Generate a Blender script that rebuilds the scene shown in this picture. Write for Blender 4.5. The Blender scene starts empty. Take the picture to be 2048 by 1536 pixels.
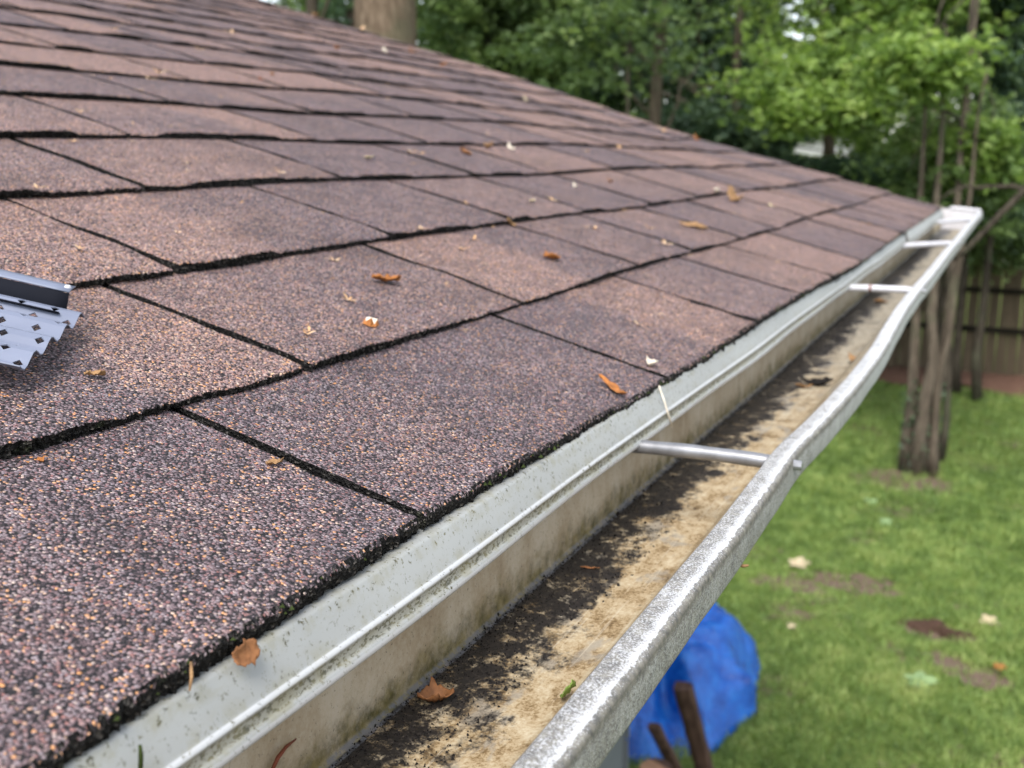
import bpy, math, random
import numpy as np

# ------------------------------------------------------------------ camera, sky, sun, exposure
SC = bpy.context.scene
COL = SC.collection
PITCH, YAW, FPX = 12.4074, 25.6171, 2100.0          # focal length in pixels of a 2048 px wide picture
CAMZ = 3.35
cam_d = bpy.data.cameras.new('camera')
cam = bpy.data.objects.new('camera', cam_d); COL.objects.link(cam)
cam.location = (0, 0, CAMZ)
cam.rotation_euler = (math.radians(90 - PITCH), 0, math.radians(YAW))
cam_d.sensor_width = 36; cam_d.lens = FPX / 2048 * 36
cam_d.clip_start = 0.01; cam_d.clip_end = 2000
cam_d.dof.use_dof = True; cam_d.dof.focus_distance = 0.56
cam_d.dof.aperture_fstop = 11.0
SC.camera = cam

SUN_DIR = np.array([0.12, -0.55, 0.80]); SUN_DIR /= np.linalg.norm(SUN_DIR)
world = bpy.data.worlds.new('World'); SC.world = world; world.use_nodes = True
wn = world.node_tree
sky = wn.nodes.new('ShaderNodeTexSky'); sky.sky_type = 'NISHITA'; sky.sun_disc = False
sky.sun_elevation = math.asin(SUN_DIR[2]); sky.sun_rotation = math.atan2(SUN_DIR[0], SUN_DIR[1])
sky.air_density = 1.0; sky.dust_density = 1.5; sky.ozone_density = 0.6
hs = wn.nodes.new('ShaderNodeHueSaturation'); hs.inputs['Saturation'].default_value = 0.45
bg = wn.nodes['Background']; bg.inputs['Strength'].default_value = 0.15
wn.links.new(sky.outputs[0], hs.inputs['Color']); wn.links.new(hs.outputs[0], bg.inputs['Color'])
sun_d = bpy.data.lights.new('sun', 'SUN'); sun_d.energy = 1.5; sun_d.angle = math.radians(28); sun_d.color = (1, .96, .9)
sun = bpy.data.objects.new('sun', sun_d); COL.objects.link(sun); sun.location = (0, 0, 20)
from mathutils import Vector
sun.rotation_euler = Vector(SUN_DIR).to_track_quat('Z', 'Y').to_euler()
SC.view_settings.view_transform = 'Standard'; SC.view_settings.look = 'None'
SC.view_settings.exposure = 1.3; SC.view_settings.gamma = 1
SC.render.engine = 'CYCLES'
SC.cycles.use_adaptive_sampling = True; SC.cycles.adaptive_threshold = 0.015
SC.cycles.use_denoising = True
SC.cycles.max_bounces = 6; SC.cycles.diffuse_bounces = 3; SC.cycles.glossy_bounces = 2
SC.cycles.transmission_bounces = 3; SC.cycles.transparent_max_bounces = 4

# ------------------------------------------------------------------ geometry of the place
rng = np.random.default_rng(7)
H = 0.26                                              # camera distance from the roof plane
RPITCH = math.radians(16.5)
US = np.array([-math.cos(RPITCH), 0, math.sin(RPITCH)])   # up the roof slope
NR = np.array([math.sin(RPITCH), 0, math.cos(RPITCH)])    # roof normal
CAM = np.array([0, 0, CAMZ])
RO = CAM - H * NR
cp, sp, cyw, syw = [f(math.radians(a)) for a, f in ((PITCH, math.cos), (PITCH, math.sin), (YAW, math.cos), (YAW, math.sin))]
FWD = np.array([-syw * cp, cyw * cp, -sp]); RGT = np.array([cyw, syw, 0]); UPV = np.cross(RGT, FWD)

def ray(px, py):
    return FWD + RGT * (px - 1024) / FPX - UPV * (py - 768) / FPX
def at(px, py, depth):                                # a spot at a given distance in front of the camera
    return CAM + ray(px, py) * depth
def ground_at(px, py, z=0.0):
    r = ray(px, py); return CAM + r * ((z - CAMZ) / r[2])
def roof_uv(px, py):
    r = ray(px, py); P = r * (-H / (r @ NR)); return P[1], P @ US

def sag(u, v):
    u = np.asarray(u, float); v = np.asarray(v, float)
    s = 0.0022 * np.sin(u * 5.1 + v * 2.3) + 0.0008 * np.sin(u * 11.3 - v * 7.1 + 1.3)
    s = s - 0.026 * np.exp(-((u - 3.75) / .55) ** 2 - ((v - 1.25) / .42) ** 2)
    return s
def roof_pt(u, v, w=0.0):
    u = np.asarray(u, float); v = np.asarray(v, float)
    ww = w + sag(u, v)
    return RO + u[..., None] * np.array([0, 1, 0]) + v[..., None] * US + ww[..., None] * NR

# ------------------------------------------------------------------ builders
WLOC = {}
def empty(name, loc, label=None, cat=None, group=None, kind=None):
    o = bpy.data.objects.new(name, None); COL.objects.link(o); o.location = tuple(map(float, loc)); o.empty_display_size = .1
    WLOC[o.name] = np.array(loc, float)
    tag(o, label, cat, group, kind); return o
def tag(o, label=None, cat=None, group=None, kind=None):
    if label: o['label'] = label
    if cat: o['category'] = cat
    if group: o['group'] = group
    if kind: o['kind'] = kind
    return o
def mesh_data(name, V, F, mats, midx=None, smooth=False, uv=None, cols=None):
    me = bpy.data.meshes.new(name)
    V = np.asarray(V, float)
    if isinstance(F, np.ndarray):
        n, k = F.shape
        me.vertices.add(len(V)); me.vertices.foreach_set('co', V.ravel().astype(np.float32))
        me.loops.add(n * k); me.loops.foreach_set('vertex_index', F.ravel().astype(np.int32))
        me.polygons.add(n); me.polygons.foreach_set('loop_start', np.arange(0, n * k, k, dtype=np.int32))
        me.update(calc_edges=True)
    else:
        me.from_pydata([tuple(x) for x in V], [], [tuple(int(i) for i in f) for f in F])
    for m in (mats if isinstance(mats, (list, tuple)) else [mats]): me.materials.append(m)
    if midx is not None: me.polygons.foreach_set('material_index', np.asarray(midx, np.int32))
    if smooth is not False:
        if smooth is True: sm = np.ones(len(me.polygons), bool)
        else: sm = np.asarray(smooth, bool)
        me.polygons.foreach_set('use_smooth', sm)
    if uv is not None:
        l = me.uv_layers.new(name='UVMap'); idx = np.empty(len(me.loops), np.int32)
        me.loops.foreach_get('vertex_index', idx)
        l.data.foreach_set('uv', np.asarray(uv, np.float32)[idx].ravel())
    if cols is not None:
        a = me.color_attributes.new('tone', 'FLOAT_COLOR', 'POINT')
        c = np.asarray(cols, np.float32)
        if c.ndim == 1: c = np.stack([c, c, c], 1)
        a.data.foreach_set('color', np.concatenate([c, np.ones((len(c), 1), np.float32)], 1).ravel())
    me.validate()
    return me
def build(name, V, F, mats, parent=None, base=False, **kw):
    V = np.asarray(V, float)
    c = (V.min(0) + V.max(0)) / 2
    if base: c[2] = V[:, 2].min()
    me = mesh_data(name, V - c, F, mats, **kw)
    o = bpy.data.objects.new(name, me); COL.objects.link(o)
    p = WLOC[parent.name] if parent else np.zeros(3)
    o.location = tuple(c - p); o.parent = parent
    WLOC[o.name] = c
    return o
class MB:                                             # collects shapes of one mesh
    def __init__(s): s.V = []; s.F = []; s.M = []; s.n = 0
    def add(s, V, F, m=0):
        V = np.asarray(V, float).reshape(-1, 3)
        s.F += [tuple(int(i) + s.n for i in f) for f in F]; s.M += [m] * len(F)
        s.V.append(V); s.n += len(V); return s
    def box(s, lo, hi, m=0, jit=0):
        lo = np.array(lo, float); hi = np.array(hi, float)
        V = np.array([[(lo, hi)[i][0], (lo, hi)[j][1], (lo, hi)[k][2]] for k in (0, 1) for j in (0, 1) for i in (0, 1)])
        if jit: V = V + rng.normal(0, jit, V.shape)
        return s.add(V, [(0, 2, 3, 1), (4, 5, 7, 6), (0, 1, 5, 4), (2, 6, 7, 3), (0, 4, 6, 2), (1, 3, 7, 5)], m)
    def tube(s, pts, rad, k=8, m=0, cap=True, rough=0.0):
        pts = np.asarray(pts, float); rad = np.broadcast_to(np.asarray(rad, float), (len(pts),))
        t = np.gradient(pts, axis=0); t /= np.linalg.norm(t, axis=1)[:, None] + 1e-12
        ref = np.array([0, 0, 1.]) if abs(t[:, 2]).mean() < .8 else np.array([1., 0, 0])
        a = np.cross(t, ref); a /= np.linalg.norm(a, axis=1)[:, None]; b = np.cross(t, a)
        th = np.arange(k) / k * 2 * math.pi
        rr = rad[:, None] * np.ones(k)
        if rough:
            lobes = rng.normal(0, rough, k)[None, :] + rng.normal(0, rough * .5, (len(pts), k))
            rr = rr * (1 + lobes)
        V = pts[:, None] + rr[..., None] * (np.cos(th)[None, :, None] * a[:, None] + np.sin(th)[None, :, None] * b[:, None])
        n = len(pts); F = []
        for i in range(n - 1):
            for j in range(k):
                F.append((i * k + j, i * k + (j + 1) % k, (i + 1) * k + (j + 1) % k, (i + 1) * k + j))
        if cap: F += [tuple(range(k))[::-1], tuple((n - 1) * k + j for j in range(k))]
        return s.add(V.reshape(-1, 3), F, m)
    def build(s, name, mats, parent=None, **kw):
        return build(name, np.concatenate(s.V), s.F, mats, parent, midx=s.M, **kw)
def grid_faces(nu, nv, off=0):
    i, j = np.meshgrid(np.arange(nu - 1), np.arange(nv - 1), indexing='ij')
    a = i * nv + j
    return np.stack([a, a + nv, a + nv + 1, a + 1], -1).reshape(-1, 4) + off

# ------------------------------------------------------------------ materials
class MT:
    def __init__(s, name):
        s.m = bpy.data.materials.new(name); s.m.use_nodes = True; s.t = s.m.node_tree
        s.b = s.t.nodes['Principled BSDF']; s.out = s.t.nodes['Material Output']
    def n(s, typ, ins=None, **props):
        x = s.t.nodes.new('ShaderNode' + typ)
        for k, v in props.items(): setattr(x, k, v)
        for k, v in (ins or {}).items(): s.set(x, k, v)
        return x
    def set(s, node, key, v):
        i = node.inputs[key]
        if hasattr(v, 'outputs'): s.t.links.new(v.outputs[0], i)
        elif isinstance(v, bpy.types.NodeSocket): s.t.links.new(v, i)
        else:
            if i.type == 'RGBA' and len(v) == 3: v = (*v, 1)
            i.default_value = v
    def pos(s): return s.n('NewGeometry').outputs['Position']
    def mapped(s, vec, scale):
        return s.n('VectorMath', {0: vec, 1: scale}, operation='MULTIPLY')
    def noise(s, vec, scale, detail=3, rough=.55, dist=0.0):
        return s.n('TexNoise', {'Vector': vec, 'Scale': scale, 'Detail': detail, 'Roughness': rough, 'Distortion': dist}).outputs['Fac']
    def math(s, op, a, b=0.0, c=None, clamp=False):
        d = {0: a, 1: b}
        if c is not None: d[2] = c
        return s.n('Math', d, operation=op, use_clamp=clamp).outputs[0]
    def step(s, x, lo, hi, a=0.0, b=1.0):
        return s.n('MapRange', {'Value': x, 'From Min': lo, 'From Max': hi, 'To Min': a, 'To Max': b}, interpolation_type='SMOOTHSTEP').outputs[0]
    def mix(s, f, a, b, blend='MIX'):
        x = s.n('Mix', data_type='RGBA', blend_type=blend)
        s.set(x, 0, f); s.set(x, 6, a); s.set(x, 7, b); return x.outputs[2]
    def ramp(s, f, stops, interp='LINEAR'):
        x = s.n('ValToRGB', {'Fac': f}); r = x.color_ramp; r.interpolation = interp
        while len(r.elements) < len(stops): r.elements.new(.5)
        for e, (p, c) in zip(r.elements, stops): e.position = p; e.color = (*c, 1)
        return x.outputs[0]
    def bump(s, h, strength=.5, dist=.01, normal=None):
        d = {'Height': h, 'Strength': strength, 'Distance': dist}
        if normal is not None: d['Normal'] = normal
        return s.n('Bump', d).outputs[0]
    def done(s, color=None, rough=None, normal=None, spec=None, metal=None):
        if color is not None: s.set(s.b, 'Base Color', color)
        if rough is not None: s.set(s.b, 'Roughness', rough)
        if normal is not None: s.set(s.b, 'Normal', normal)
        if spec is not None: s.b.inputs['Specular IOR Level'].default_value = spec
        if metal is not None: s.b.inputs['Metallic'].default_value = metal
        return s.m

def granule_nodes(k):
    """mineral granules about 1.2 mm across on asphalt: colours cell by cell, black asphalt in between"""
    p = k.pos()
    wob = k.n('TexNoise', {'Vector': p, 'Scale': 500., 'Detail': 1.}).outputs['Color']
    p2 = k.n('VectorMath', {0: p, 1: k.mapped(wob, (.0012,) * 3)}, operation='ADD').outputs[0]
    vor = k.n('TexVoronoi', {'Vector': p2, 'Scale': 660., 'Randomness': 1.})
    sep = k.n('SeparateColor', {0: vor.outputs['Color']})
    cell, cell2 = sep.outputs[0], sep.outputs[1]
    grey = k.ramp(cell, [(0, (.020, .017, .020)), (.14, (.058, .044, .049)), (.30, (.112, .078, .084)), (.48, (.170, .122, .130)),
                         (.66, (.250, .208, .220)), (.80, (.215, .088, .085)), (.90, (.31, .27, .275)), (.95, (.62, .27, .09)), (.985, (.50, .39, .33))])
    red = k.ramp(cell, [(0, (.028, .020, .021)), (.14, (.100, .058, .055)), (.30, (.180, .104, .096)), (.48, (.252, .164, .152)),
                        (.64, (.305, .232, .222)), (.78, (.38, .185, .128)), (.88, (.41, .30, .265)), (.93, (.68, .32, .11)), (.985, (.58, .44, .34))])
    big = k.noise(p, 5.5, 3, .6)
    tone = k.n('VertexColor', layer_name='tone').outputs[0]
    tsep = k.n('SeparateColor', {0: tone}).outputs[0]
    f = k.step(k.math('ADD', k.math('MULTIPLY', big, .7), k.math('MULTIPLY', tsep, .7)), .42, .98)
    c = k.mix(f, grey, red)
    mid = k.noise(p, 38., 2, .6)
    c = k.mix(1.0, c, k.ramp(k.math('ADD', mid, k.math('MULTIPLY', k.math('SUBTRACT', tsep, .5), .30)), [(.3, (.95, .96, .99)), (.7, (1.38, 1.39, 1.41))]), 'MULTIPLY')
    stain = k.step(k.noise(k.mapped(p, (1, .7, 1)).outputs[0], 7., 5, .65), .48, .68, 1.0, .74)
    c = k.mix(1.0, c, k.n('CombineColor', {0: stain, 1: stain, 2: stain}).outputs[0], 'MULTIPLY')
    d = vor.outputs['Distance']
    gap = k.step(d, .40, .75)
    c = k.mix(gap, c, (.012, .011, .012))
    h = k.math('ADD', k.math('MULTIPLY', d, -1.0), k.math('MULTIPLY', cell2, .55))
    return c, h
def make_shingle():
    k = MT('shingle_granules'); c, h = granule_nodes(k)
    return k.done(c, .75, k.bump(h, .8, .0016), spec=.32)
def make_edge():
    k = MT('shingle_edge'); p = k.pos()
    vor = k.n('TexVoronoi', {'Vector': p, 'Scale': 620.}); cell = k.n('SeparateColor', {0: vor.outputs['Color']}).outputs[0]
    c = k.ramp(cell, [(0, (.004, .004, .004)), (.6, (.014, .013, .012)), (.85, (.03, .028, .026)), (.97, (.10, .09, .08))])
    moss = k.step(k.noise(p, 70., 4, .7), .60, .72)
    c = k.mix(k.math('MULTIPLY', moss, .30), c, k.ramp(cell, [(0, (.008, .012, .004)), (1, (.05, .075, .015))]))
    return k.done(c, .95, k.bump(k.math('ADD', vor.outputs['Distance'], k.noise(p, 300., 3)), 1.0, .003), spec=.15)

def simple(name, col, rough=.8, spec=.3, nscale=30., amount=.25, bump=.0, bdist=.002, stretch=(1, 1, 1), metal=0.0):
    k = MT(name); v = k.mapped(k.pos(), stretch).outputs[0]
    n = k.noise(v, nscale, 4, .6)
    lo = tuple(x * (1 - amount) for x in col); hi = tuple(min(1, x * (1 + amount)) for x in col)
    c = k.ramp(n, [(.3, lo), (.7, hi)])
    nn = k.bump(n, bump, bdist) if bump else None
    return k.done(c, rough, nn, spec, metal)

def make_drip():
    k = MT('drip_metal'); p = k.pos()
    uv = k.n('UVMap').outputs[0]; s = k.n('SeparateXYZ', {0: uv}).outputs[0]
    base = k.ramp(k.noise(k.mapped(p, (1, .35, 1)).outputs[0], 16., 4), [(.3, (.255, .262, .252)), (.7, (.315, .322, .308))])
    # grime held in the groove of the hem and along the shingle edge
    groove = k.math('MULTIPLY', k.step(s, .695, .73), k.step(s, .86, .83))
    near = k.step(s, .45, .70); top = k.step(s, .48, .38)
    sp1 = k.step(k.noise(p, 300., 4, .75), .56, .66)
    sp2 = k.step(k.noise(k.mapped(p, (1, .6, 1)).outputs[0], 420., 2, .7), .47, .60)
    patch = k.step(k.noise(p, 22., 3), .40, .62)
    m = k.math('MAXIMUM', k.math('MULTIPLY', groove, k.math('MULTIPLY', sp2, .8)),
               k.math('MULTIPLY', sp1, k.math('MAXIMUM', k.math('MULTIPLY', near, patch), k.math('MAXIMUM', k.math('MULTIPLY', top, 1.0), .55))))
    dirt = k.ramp(k.noise(p, 140., 2), [(.35, (.035, .034, .018)), (.65, (.12, .105, .045))])
    c = k.mix(k.math('MULTIPLY', k.math('MAXIMUM', k.math('MULTIPLY', top, .8), near), k.step(k.noise(p, 60., 5, .7), .42, .66, 0, .55)), base, (.20, .185, .11))
    c = k.mix(k.math('MULTIPLY', groove, .5), c, (.20, .19, .13))
    hemline = k.math('MAXIMUM', k.step(s, .865, .885), k.math('MULTIPLY', k.step(s, .655, .67), k.step(s, .705, .695)))
    c = k.mix(k.math('MULTIPLY', hemline, .7), c, (.50, .51, .52))
    c = k.mix(m, c, dirt)
    return k.done(c, k.math('ADD', k.math('MULTIPLY', m, .3), .42), k.bump(k.noise(p, 9., 2), .15, .004), spec=.4)

def make_trough():
    k = MT('gutter_inside'); p = k.pos(); xyz = k.n('SeparateXYZ', {0: p}); X, Y, Z = xyz.outputs
    uv = k.n('UVMap').outputs[0]; s = k.n('SeparateXYZ', {0: uv}).outputs[0]     # 0..1 back wall, 1..2 bottom, 2..3 front
    # back wall: pale metal with brown and olive film growing from the bottom corner
    streak = k.math('ADD', k.math('MULTIPLY', k.noise(k.mapped(p, (1, 1, .55)).outputs[0], 26., 5, .65, .1), .7), k.math('MULTIPLY', k.noise(p, 300., 4, .75), .3))
    wall = k.ramp(streak, [(.25, (.23, .165, .095)), (.42, (.38, .31, .205)), (.58, (.48, .42, .31)), (.8, (.54, .50, .41))])
    film = k.math('ADD', k.step(s, .45, 1.0), k.math('MULTIPLY', k.math('SUBTRACT', k.noise(p, 46., 6, .75, .1), .5), 1.7))
    wall = k.mix(k.step(film, .42, 1.25), wall, k.ramp(k.noise(p, 120., 3), [(.35, (.065, .060, .018)), (.65, (.20, .165, .06))]))
    specks = k.step(k.noise(p, 360., 4, .8), .60, .68)
    wall = k.mix(k.math('MULTIPLY', specks, .8), wall, (.05, .045, .03))
    # bottom: ochre water stains, scratches along the run, black silt towards the back corner
    st = k.mapped(p, (1, .6, 1)).outputs[0]
    strk = k.noise(k.mapped(p, (1, .03, 1)).outputs[0], 190., 3, .6)
    och = k.math('ADD', k.math('MULTIPLY', k.math('SUBTRACT', strk, .5), .10), k.math('ADD', k.math('MULTIPLY', k.noise(st, 60., 6, .75, .1), .60), k.math('MULTIPLY', k.noise(p, 420., 4, .8, .3), .40)))
    far = k.step(Y, .9, 1.9)
    floor = k.ramp(och, [(.36, (.072, .043, .018)), (.43, (.195, .128, .058)), (.50, (.355, .270, .158)), (.62, (.48, .41, .29))])
    floor = k.mix(k.math('MULTIPLY', far, .75), floor, k.ramp(och, [(.38, (.15, .135, .105)), (.62, (.36, .335, .28))]))
    grey = k.step(k.noise(k.mapped(p, (1, .45, 1)).outputs[0], 32., 4, .6, .3), .56, .64)
    floor = k.mix(k.math('MULTIPLY', grey, .7), floor, (.25, .225, .185))
    scr = k.step(k.noise(k.mapped(p, (1, .012, 1)).outputs[0], 520., 2, .5), .66, .70); floor = k.mix(k.math('MULTIPLY', scr, .35), floor, (.55, .50, .40))
    a = k.math('SUBTRACT', s, 1.0)
    edge = k.noise(k.mapped(p, (1.2, .9, 1)).outputs[0], 30., 6, .70, .15)
    fine = k.noise(p, 190., 4, .7)
    lvl = k.math('ADD', k.math('MULTIPLY', a, 1.25), k.math('ADD', k.math('MULTIPLY', k.math('SUBTRACT', edge, .5), 2.1), k.math('MULTIPLY', k.math('SUBTRACT', fine, .5), .55)))
    silt = k.math('SUBTRACT', 1.0, k.step(lvl, .56, .88))
    silt = k.math('MULTIPLY', silt, k.step(k.noise(p, 70., 6, .82, .1), .33, .47))
    black = k.ramp(k.noise(p, 420., 3, .7), [(.35, (.007, .0065, .0065)), (.62, (.026, .022, .020)), (.8, (.14, .115, .085))])
    floor = k.mix(silt, floor, black)
    dots = k.step(k.n('TexVoronoi', {'Vector': p, 'Scale': 95.}).outputs['Distance'], .16, .09)
    dots = k.math('MULTIPLY', dots, k.step(k.noise(p, 60., 2), .52, .60))
    floor = k.mix(dots, floor, (.025, .02, .015))
    isb = k.step(s, .995, 1.005)
    c = k.mix(isb, wall, floor)
    cornr = k.math('MULTIPLY', k.step(s, .95, .975), k.step(s, 1.035, 1.018))
    c = k.mix(k.math('MULTIPLY', cornr, k.step(k.noise(p, 210., 3, .7), .40, .55, .15, .75)), c, (.15, .155, .17))
    hgt = k.math('ADD', k.math('MULTIPLY', k.math('MULTIPLY', silt, isb), 1.0), k.math('MULTIPLY', fine, .6))
    return k.done(c, k.math('SUBTRACT', .75, k.math('MULTIPLY', k.math('MULTIPLY', silt, isb), .35)), k.bump(hgt, .3, .0010), spec=.3)

def make_lip():
    k = MT('gutter_lip_paint'); p = k.pos()
    uv = k.n('UVMap').outputs[0]; xyz = k.n('SeparateXYZ', {0: uv}); s = xyz.outputs[0]; Y = k.n('SeparateXYZ', {0: p}).outputs[1]
    near = k.step(Y, 1.5, .45)
    base = k.ramp(k.noise(p, 40., 3), [(.3, (.50, .505, .51)), (.7, (.60, .60, .605))])
    face = k.step(s, .50, .53)
    lich = k.noise(p, 900., 5, .85, .2)
    area = k.noise(p, 55., 4, .65)
    sj = k.math('ADD', s, k.math('MULTIPLY', k.math('SUBTRACT', k.noise(p, 90., 5, .75), .5), .09)); inner = k.math('MULTIPLY', k.step(sj, .25, .30), k.step(sj, .48, .38))
    t = k.math('ADD', k.math('ADD', k.math('MULTIPLY', k.math('SUBTRACT', lich, .5), 1.7), .5), k.math('MULTIPLY', k.math('SUBTRACT', area, .5), .32))
    t = k.math('ADD', t, k.math('ADD', k.math('MULTIPLY', inner, .20), k.math('MULTIPLY', near, .05)))
    corner = k.math('MULTIPLY', k.step(sj, .478, .49), k.step(sj, .62, .50))
    t = k.math('ADD', t, k.math('MULTIPLY', corner, .28))
    t = k.math('ADD', t, k.math('MULTIPLY', face, .15))
    t = k.math('ADD', t, k.math('MULTIPLY', k.math('SUBTRACT', near, 1.0), .10))
    m = k.step(t, .56, .80)
    lc = k.ramp(k.noise(p, 240., 2), [(.3, (.040, .036, .030)), (.6, (.14, .125, .095)), (.8, (.26, .25, .20))])
    c = k.mix(k.math('MULTIPLY', face, .55), base, k.mix(near, (.27, .27, .265), (.165, .155, .125)))
    c = k.mix(k.math('MULTIPLY', m, .88), c, lc)
    return k.done(c, k.math('ADD', k.math('MULTIPLY', m, .3), .58), k.bump(k.math('ADD', lich, k.math('MULTIPLY', k.noise(p, 30., 2), .6)), .5, .0012), spec=.4)

def make_leaf(name, cols, trans=.35, rough=.5, nscale=3.):
    k = MT(name)
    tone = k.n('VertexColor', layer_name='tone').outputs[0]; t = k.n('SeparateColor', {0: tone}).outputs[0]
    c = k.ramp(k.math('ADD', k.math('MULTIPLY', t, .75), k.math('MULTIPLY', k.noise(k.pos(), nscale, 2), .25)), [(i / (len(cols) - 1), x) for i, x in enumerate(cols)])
    k.set(k.b, 'Base Color', c); k.set(k.b, 'Roughness', rough); k.b.inputs['Specular IOR Level'].default_value = .3
    tr = k.n('BsdfTranslucent', {'Color': k.mix(.5, c, k.mix(1.0, c, (1.25, 1.35, .55), 'MULTIPLY'))})
    mx = k.n('MixShader', {0: trans, 1: k.b.outputs[0], 2: tr.outputs[0]})
    k.t.links.new(mx.outputs[0], k.out.inputs[0])
    return k.m

def make_ground():
    k = MT('lawn_soil'); p = k.pos()
    n1 = k.noise(p, 1.3, 4, .6); n2 = k.noise(p, 22., 4, .65)
    g = k.ramp(n2, [(.3, (.060, .080, .022)), (.55, (.12, .165, .040)), (.75, (.18, .21, .07))])
    d = k.ramp(n2, [(.3, (.085, .058, .040)), (.7, (.185, .135, .105))])
    mask = k.step(k.math('ADD', n1, k.math('MULTIPLY', k.math('SUBTRACT', k.noise(p, 9., 3), .5), .35)), .56, .68)
    xyz = k.n('SeparateXYZ', {0: p}); X, Y = xyz.outputs[0], xyz.outputs[1]
    for (x, y, rx, ry) in DIRT:
        q = k.math('ADD', k.math('POWER', k.math('DIVIDE', k.math('SUBTRACT', X, x), rx), 2.0), k.math('POWER', k.math('DIVIDE', k.math('SUBTRACT', Y, y), ry), 2.0))
        q = k.math('ADD', q, k.math('MULTIPLY', k.math('SUBTRACT', k.noise(p, 6., 4, .65), .5), 4.0))
        mask = k.math('MAXIMUM', mask, k.step(q, 1.1, .7))
    c = k.mix(mask, g, d)
    return k.done(c, .95, k.bump(n2, .6, .02), spec=.1)

def make_bark(name, c0, c1, c2, s=1.0):
    k = MT(name); p = k.pos(); v = k.mapped(p, (1, 1, .16)).outputs[0]
    n = k.noise(v, 26. * s, 5, .65, .4); big = k.noise(p, 2.2, 3)
    c = k.ramp(n, [(.32, c0), (.52, c1), (.72, c2)])
    c = k.mix(k.step(big, .52, .66, 0, .4), c, (.085, .095, .055))
    return k.done(c, .92, k.bump(n, .9, .02), spec=.15)

DIRT = [(-.96, 8.24, .42, .22), (-1.38, 8.0, .30, .18), (-.28, 7.62, .26, .16), (.02, 7.0, .22, .14), (-.18, 7.15, .16, .12),
        (-.85, 11.25, .55, .40)]
M = dict(
    shingle=make_shingle(), edge=make_edge(), drip=make_drip(), trough=make_trough(), lip=make_lip(), ground=make_ground(),
    deck=simple('roof_felt', (.012, .012, .012), .95, .1),
    white=simple('white_paint', (.72, .72, .70), .55, .35, 20., .06),
    siding=simple('house_siding', (.13, .138, .15), .7, .3, 6., .08),
    ferrule=simple('ferrule_metal', (.27, .27, .28), .38, .5, 60., .22, .15, .002, metal=.55),
    ferrule_white=simple('ferrule_paint', (.55, .54, .56), .5, .4, 60., .10),
    guard=simple('guard_metal', (.165, .185, .25), .5, .4, 12., .10),
    guard_dark=simple('guard_dark_strip', (.010, .011, .016), .75, .06, 12., .15),
    tanleaf=simple('tan_leaf', (.27, .155, .070), .7, .3, 160., .4, .3, .002),
    orange=simple('orange_leaf', (.33, .125, .032), .65, .3, 160., .4, .3, .002),
    brown=simple('brown_leaf', (.20, .085, .032), .7, .3, 140., .45, .4, .002),
    pale=simple('pale_chip', (.70, .62, .50), .75, .3, 160., .25),
    cream=simple('cream_leaf', (.45, .37, .24), .75, .3, 40., .25),
    greenbit=simple('green_leaf_bit', (.16, .24, .05), .6, .3, 90., .3),
    palegreen=simple('pale_green_leaf', (.20, .29, .13), .7, .3, 30., .2),
    redstem=simple('red_brown_needle', (.17, .045, .020), .6, .3, 120., .3),
    silt=simple('gutter_silt', (.015, .013, .012), .95, .15, 400., .7),
    moss=simple('moss', (.030, .042, .012), .95, .1, 300., .5),
    fence=simple('fence_wood', (.098, .076, .050), .95, .1, 7., .35, .4, .01, (3, 3, .3)),
    fence_dark=simple('fence_rail_wood', (.016, .014, .010), .95, .1, 7., .3),
    wood=simple('split_wood', (.085, .050, .036), .9, .15, 16., .5, .6, .01, (2, 2, .35)),
    cutwood=simple('cut_wood', (.33, .18, .10), .85, .2, 30., .25),
    mulch=simple('pine_straw', (.15, .085, .060), .95, .1, 34., .55, .8, .03),
    soil=simple('dug_soil', (.070, .042, .030), .95, .1, 60., .5, .8, .02),
    bark=make_bark('grey_bark', (.022, .018, .013), (.058, .047, .035), (.105, .088, .066)),
    bark_mid=make_bark('brown_bark', (.045, .036, .026), (.105, .083, .062), (.17, .14, .105)),
    bark_tan=make_bark('tan_bark', (.055, .038, .025), (.135, .098, .066), (.225, .172, .122), 1.6),
    leaf_bright=make_leaf('maple_leaves', [(.070, .120, .040), (.150, .235, .062), (.27, .38, .095), (.50, .60, .22)], .5),
    leaf_mid=make_leaf('green_leaves', [(.046, .080, .038), (.105, .162, .066), (.185, .260, .098), (.36, .44, .17)], .5),
    leaf_dark=make_leaf('evergreen_leaves', [(.032, .060, .042), (.066, .112, .072), (.115, .175, .104), (.20, .27, .15)], .42),
    grass=make_leaf('grass_blades', [(.066, .112, .030), (.150, .236, .062), (.275, .375, .105), (.48, .52, .20)], .45, nscale=1.4),
)

# ------------------------------------------------------------------ house: roof with single shingles, drip edge, fascia, walls
EAVE_U = np.array([-6, .8, 1.1, 1.8, 3.2, 4.5, 7.6, 15.4, 17]) * H
EAVE_V = np.array([.78, .772, .785, .798, .775, .777, .745, .76, .76]) * H
RIDGE_V = 16.6 * H
RAKE_U = 16.1 * H
NEAR_U = -1.3
house = empty('house', (-4.5, 0.5, 0), 'house with brown granule shingle roof and grey metal drip edge above the gutter', 'house')

def slab_faces(a, b):                                 # quads between two equal vertex rings (lists of indices)
    n = len(a); return [(a[i], a[(i + 1) % n], b[(i + 1) % n], b[i]) for i in range(n)]
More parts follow.
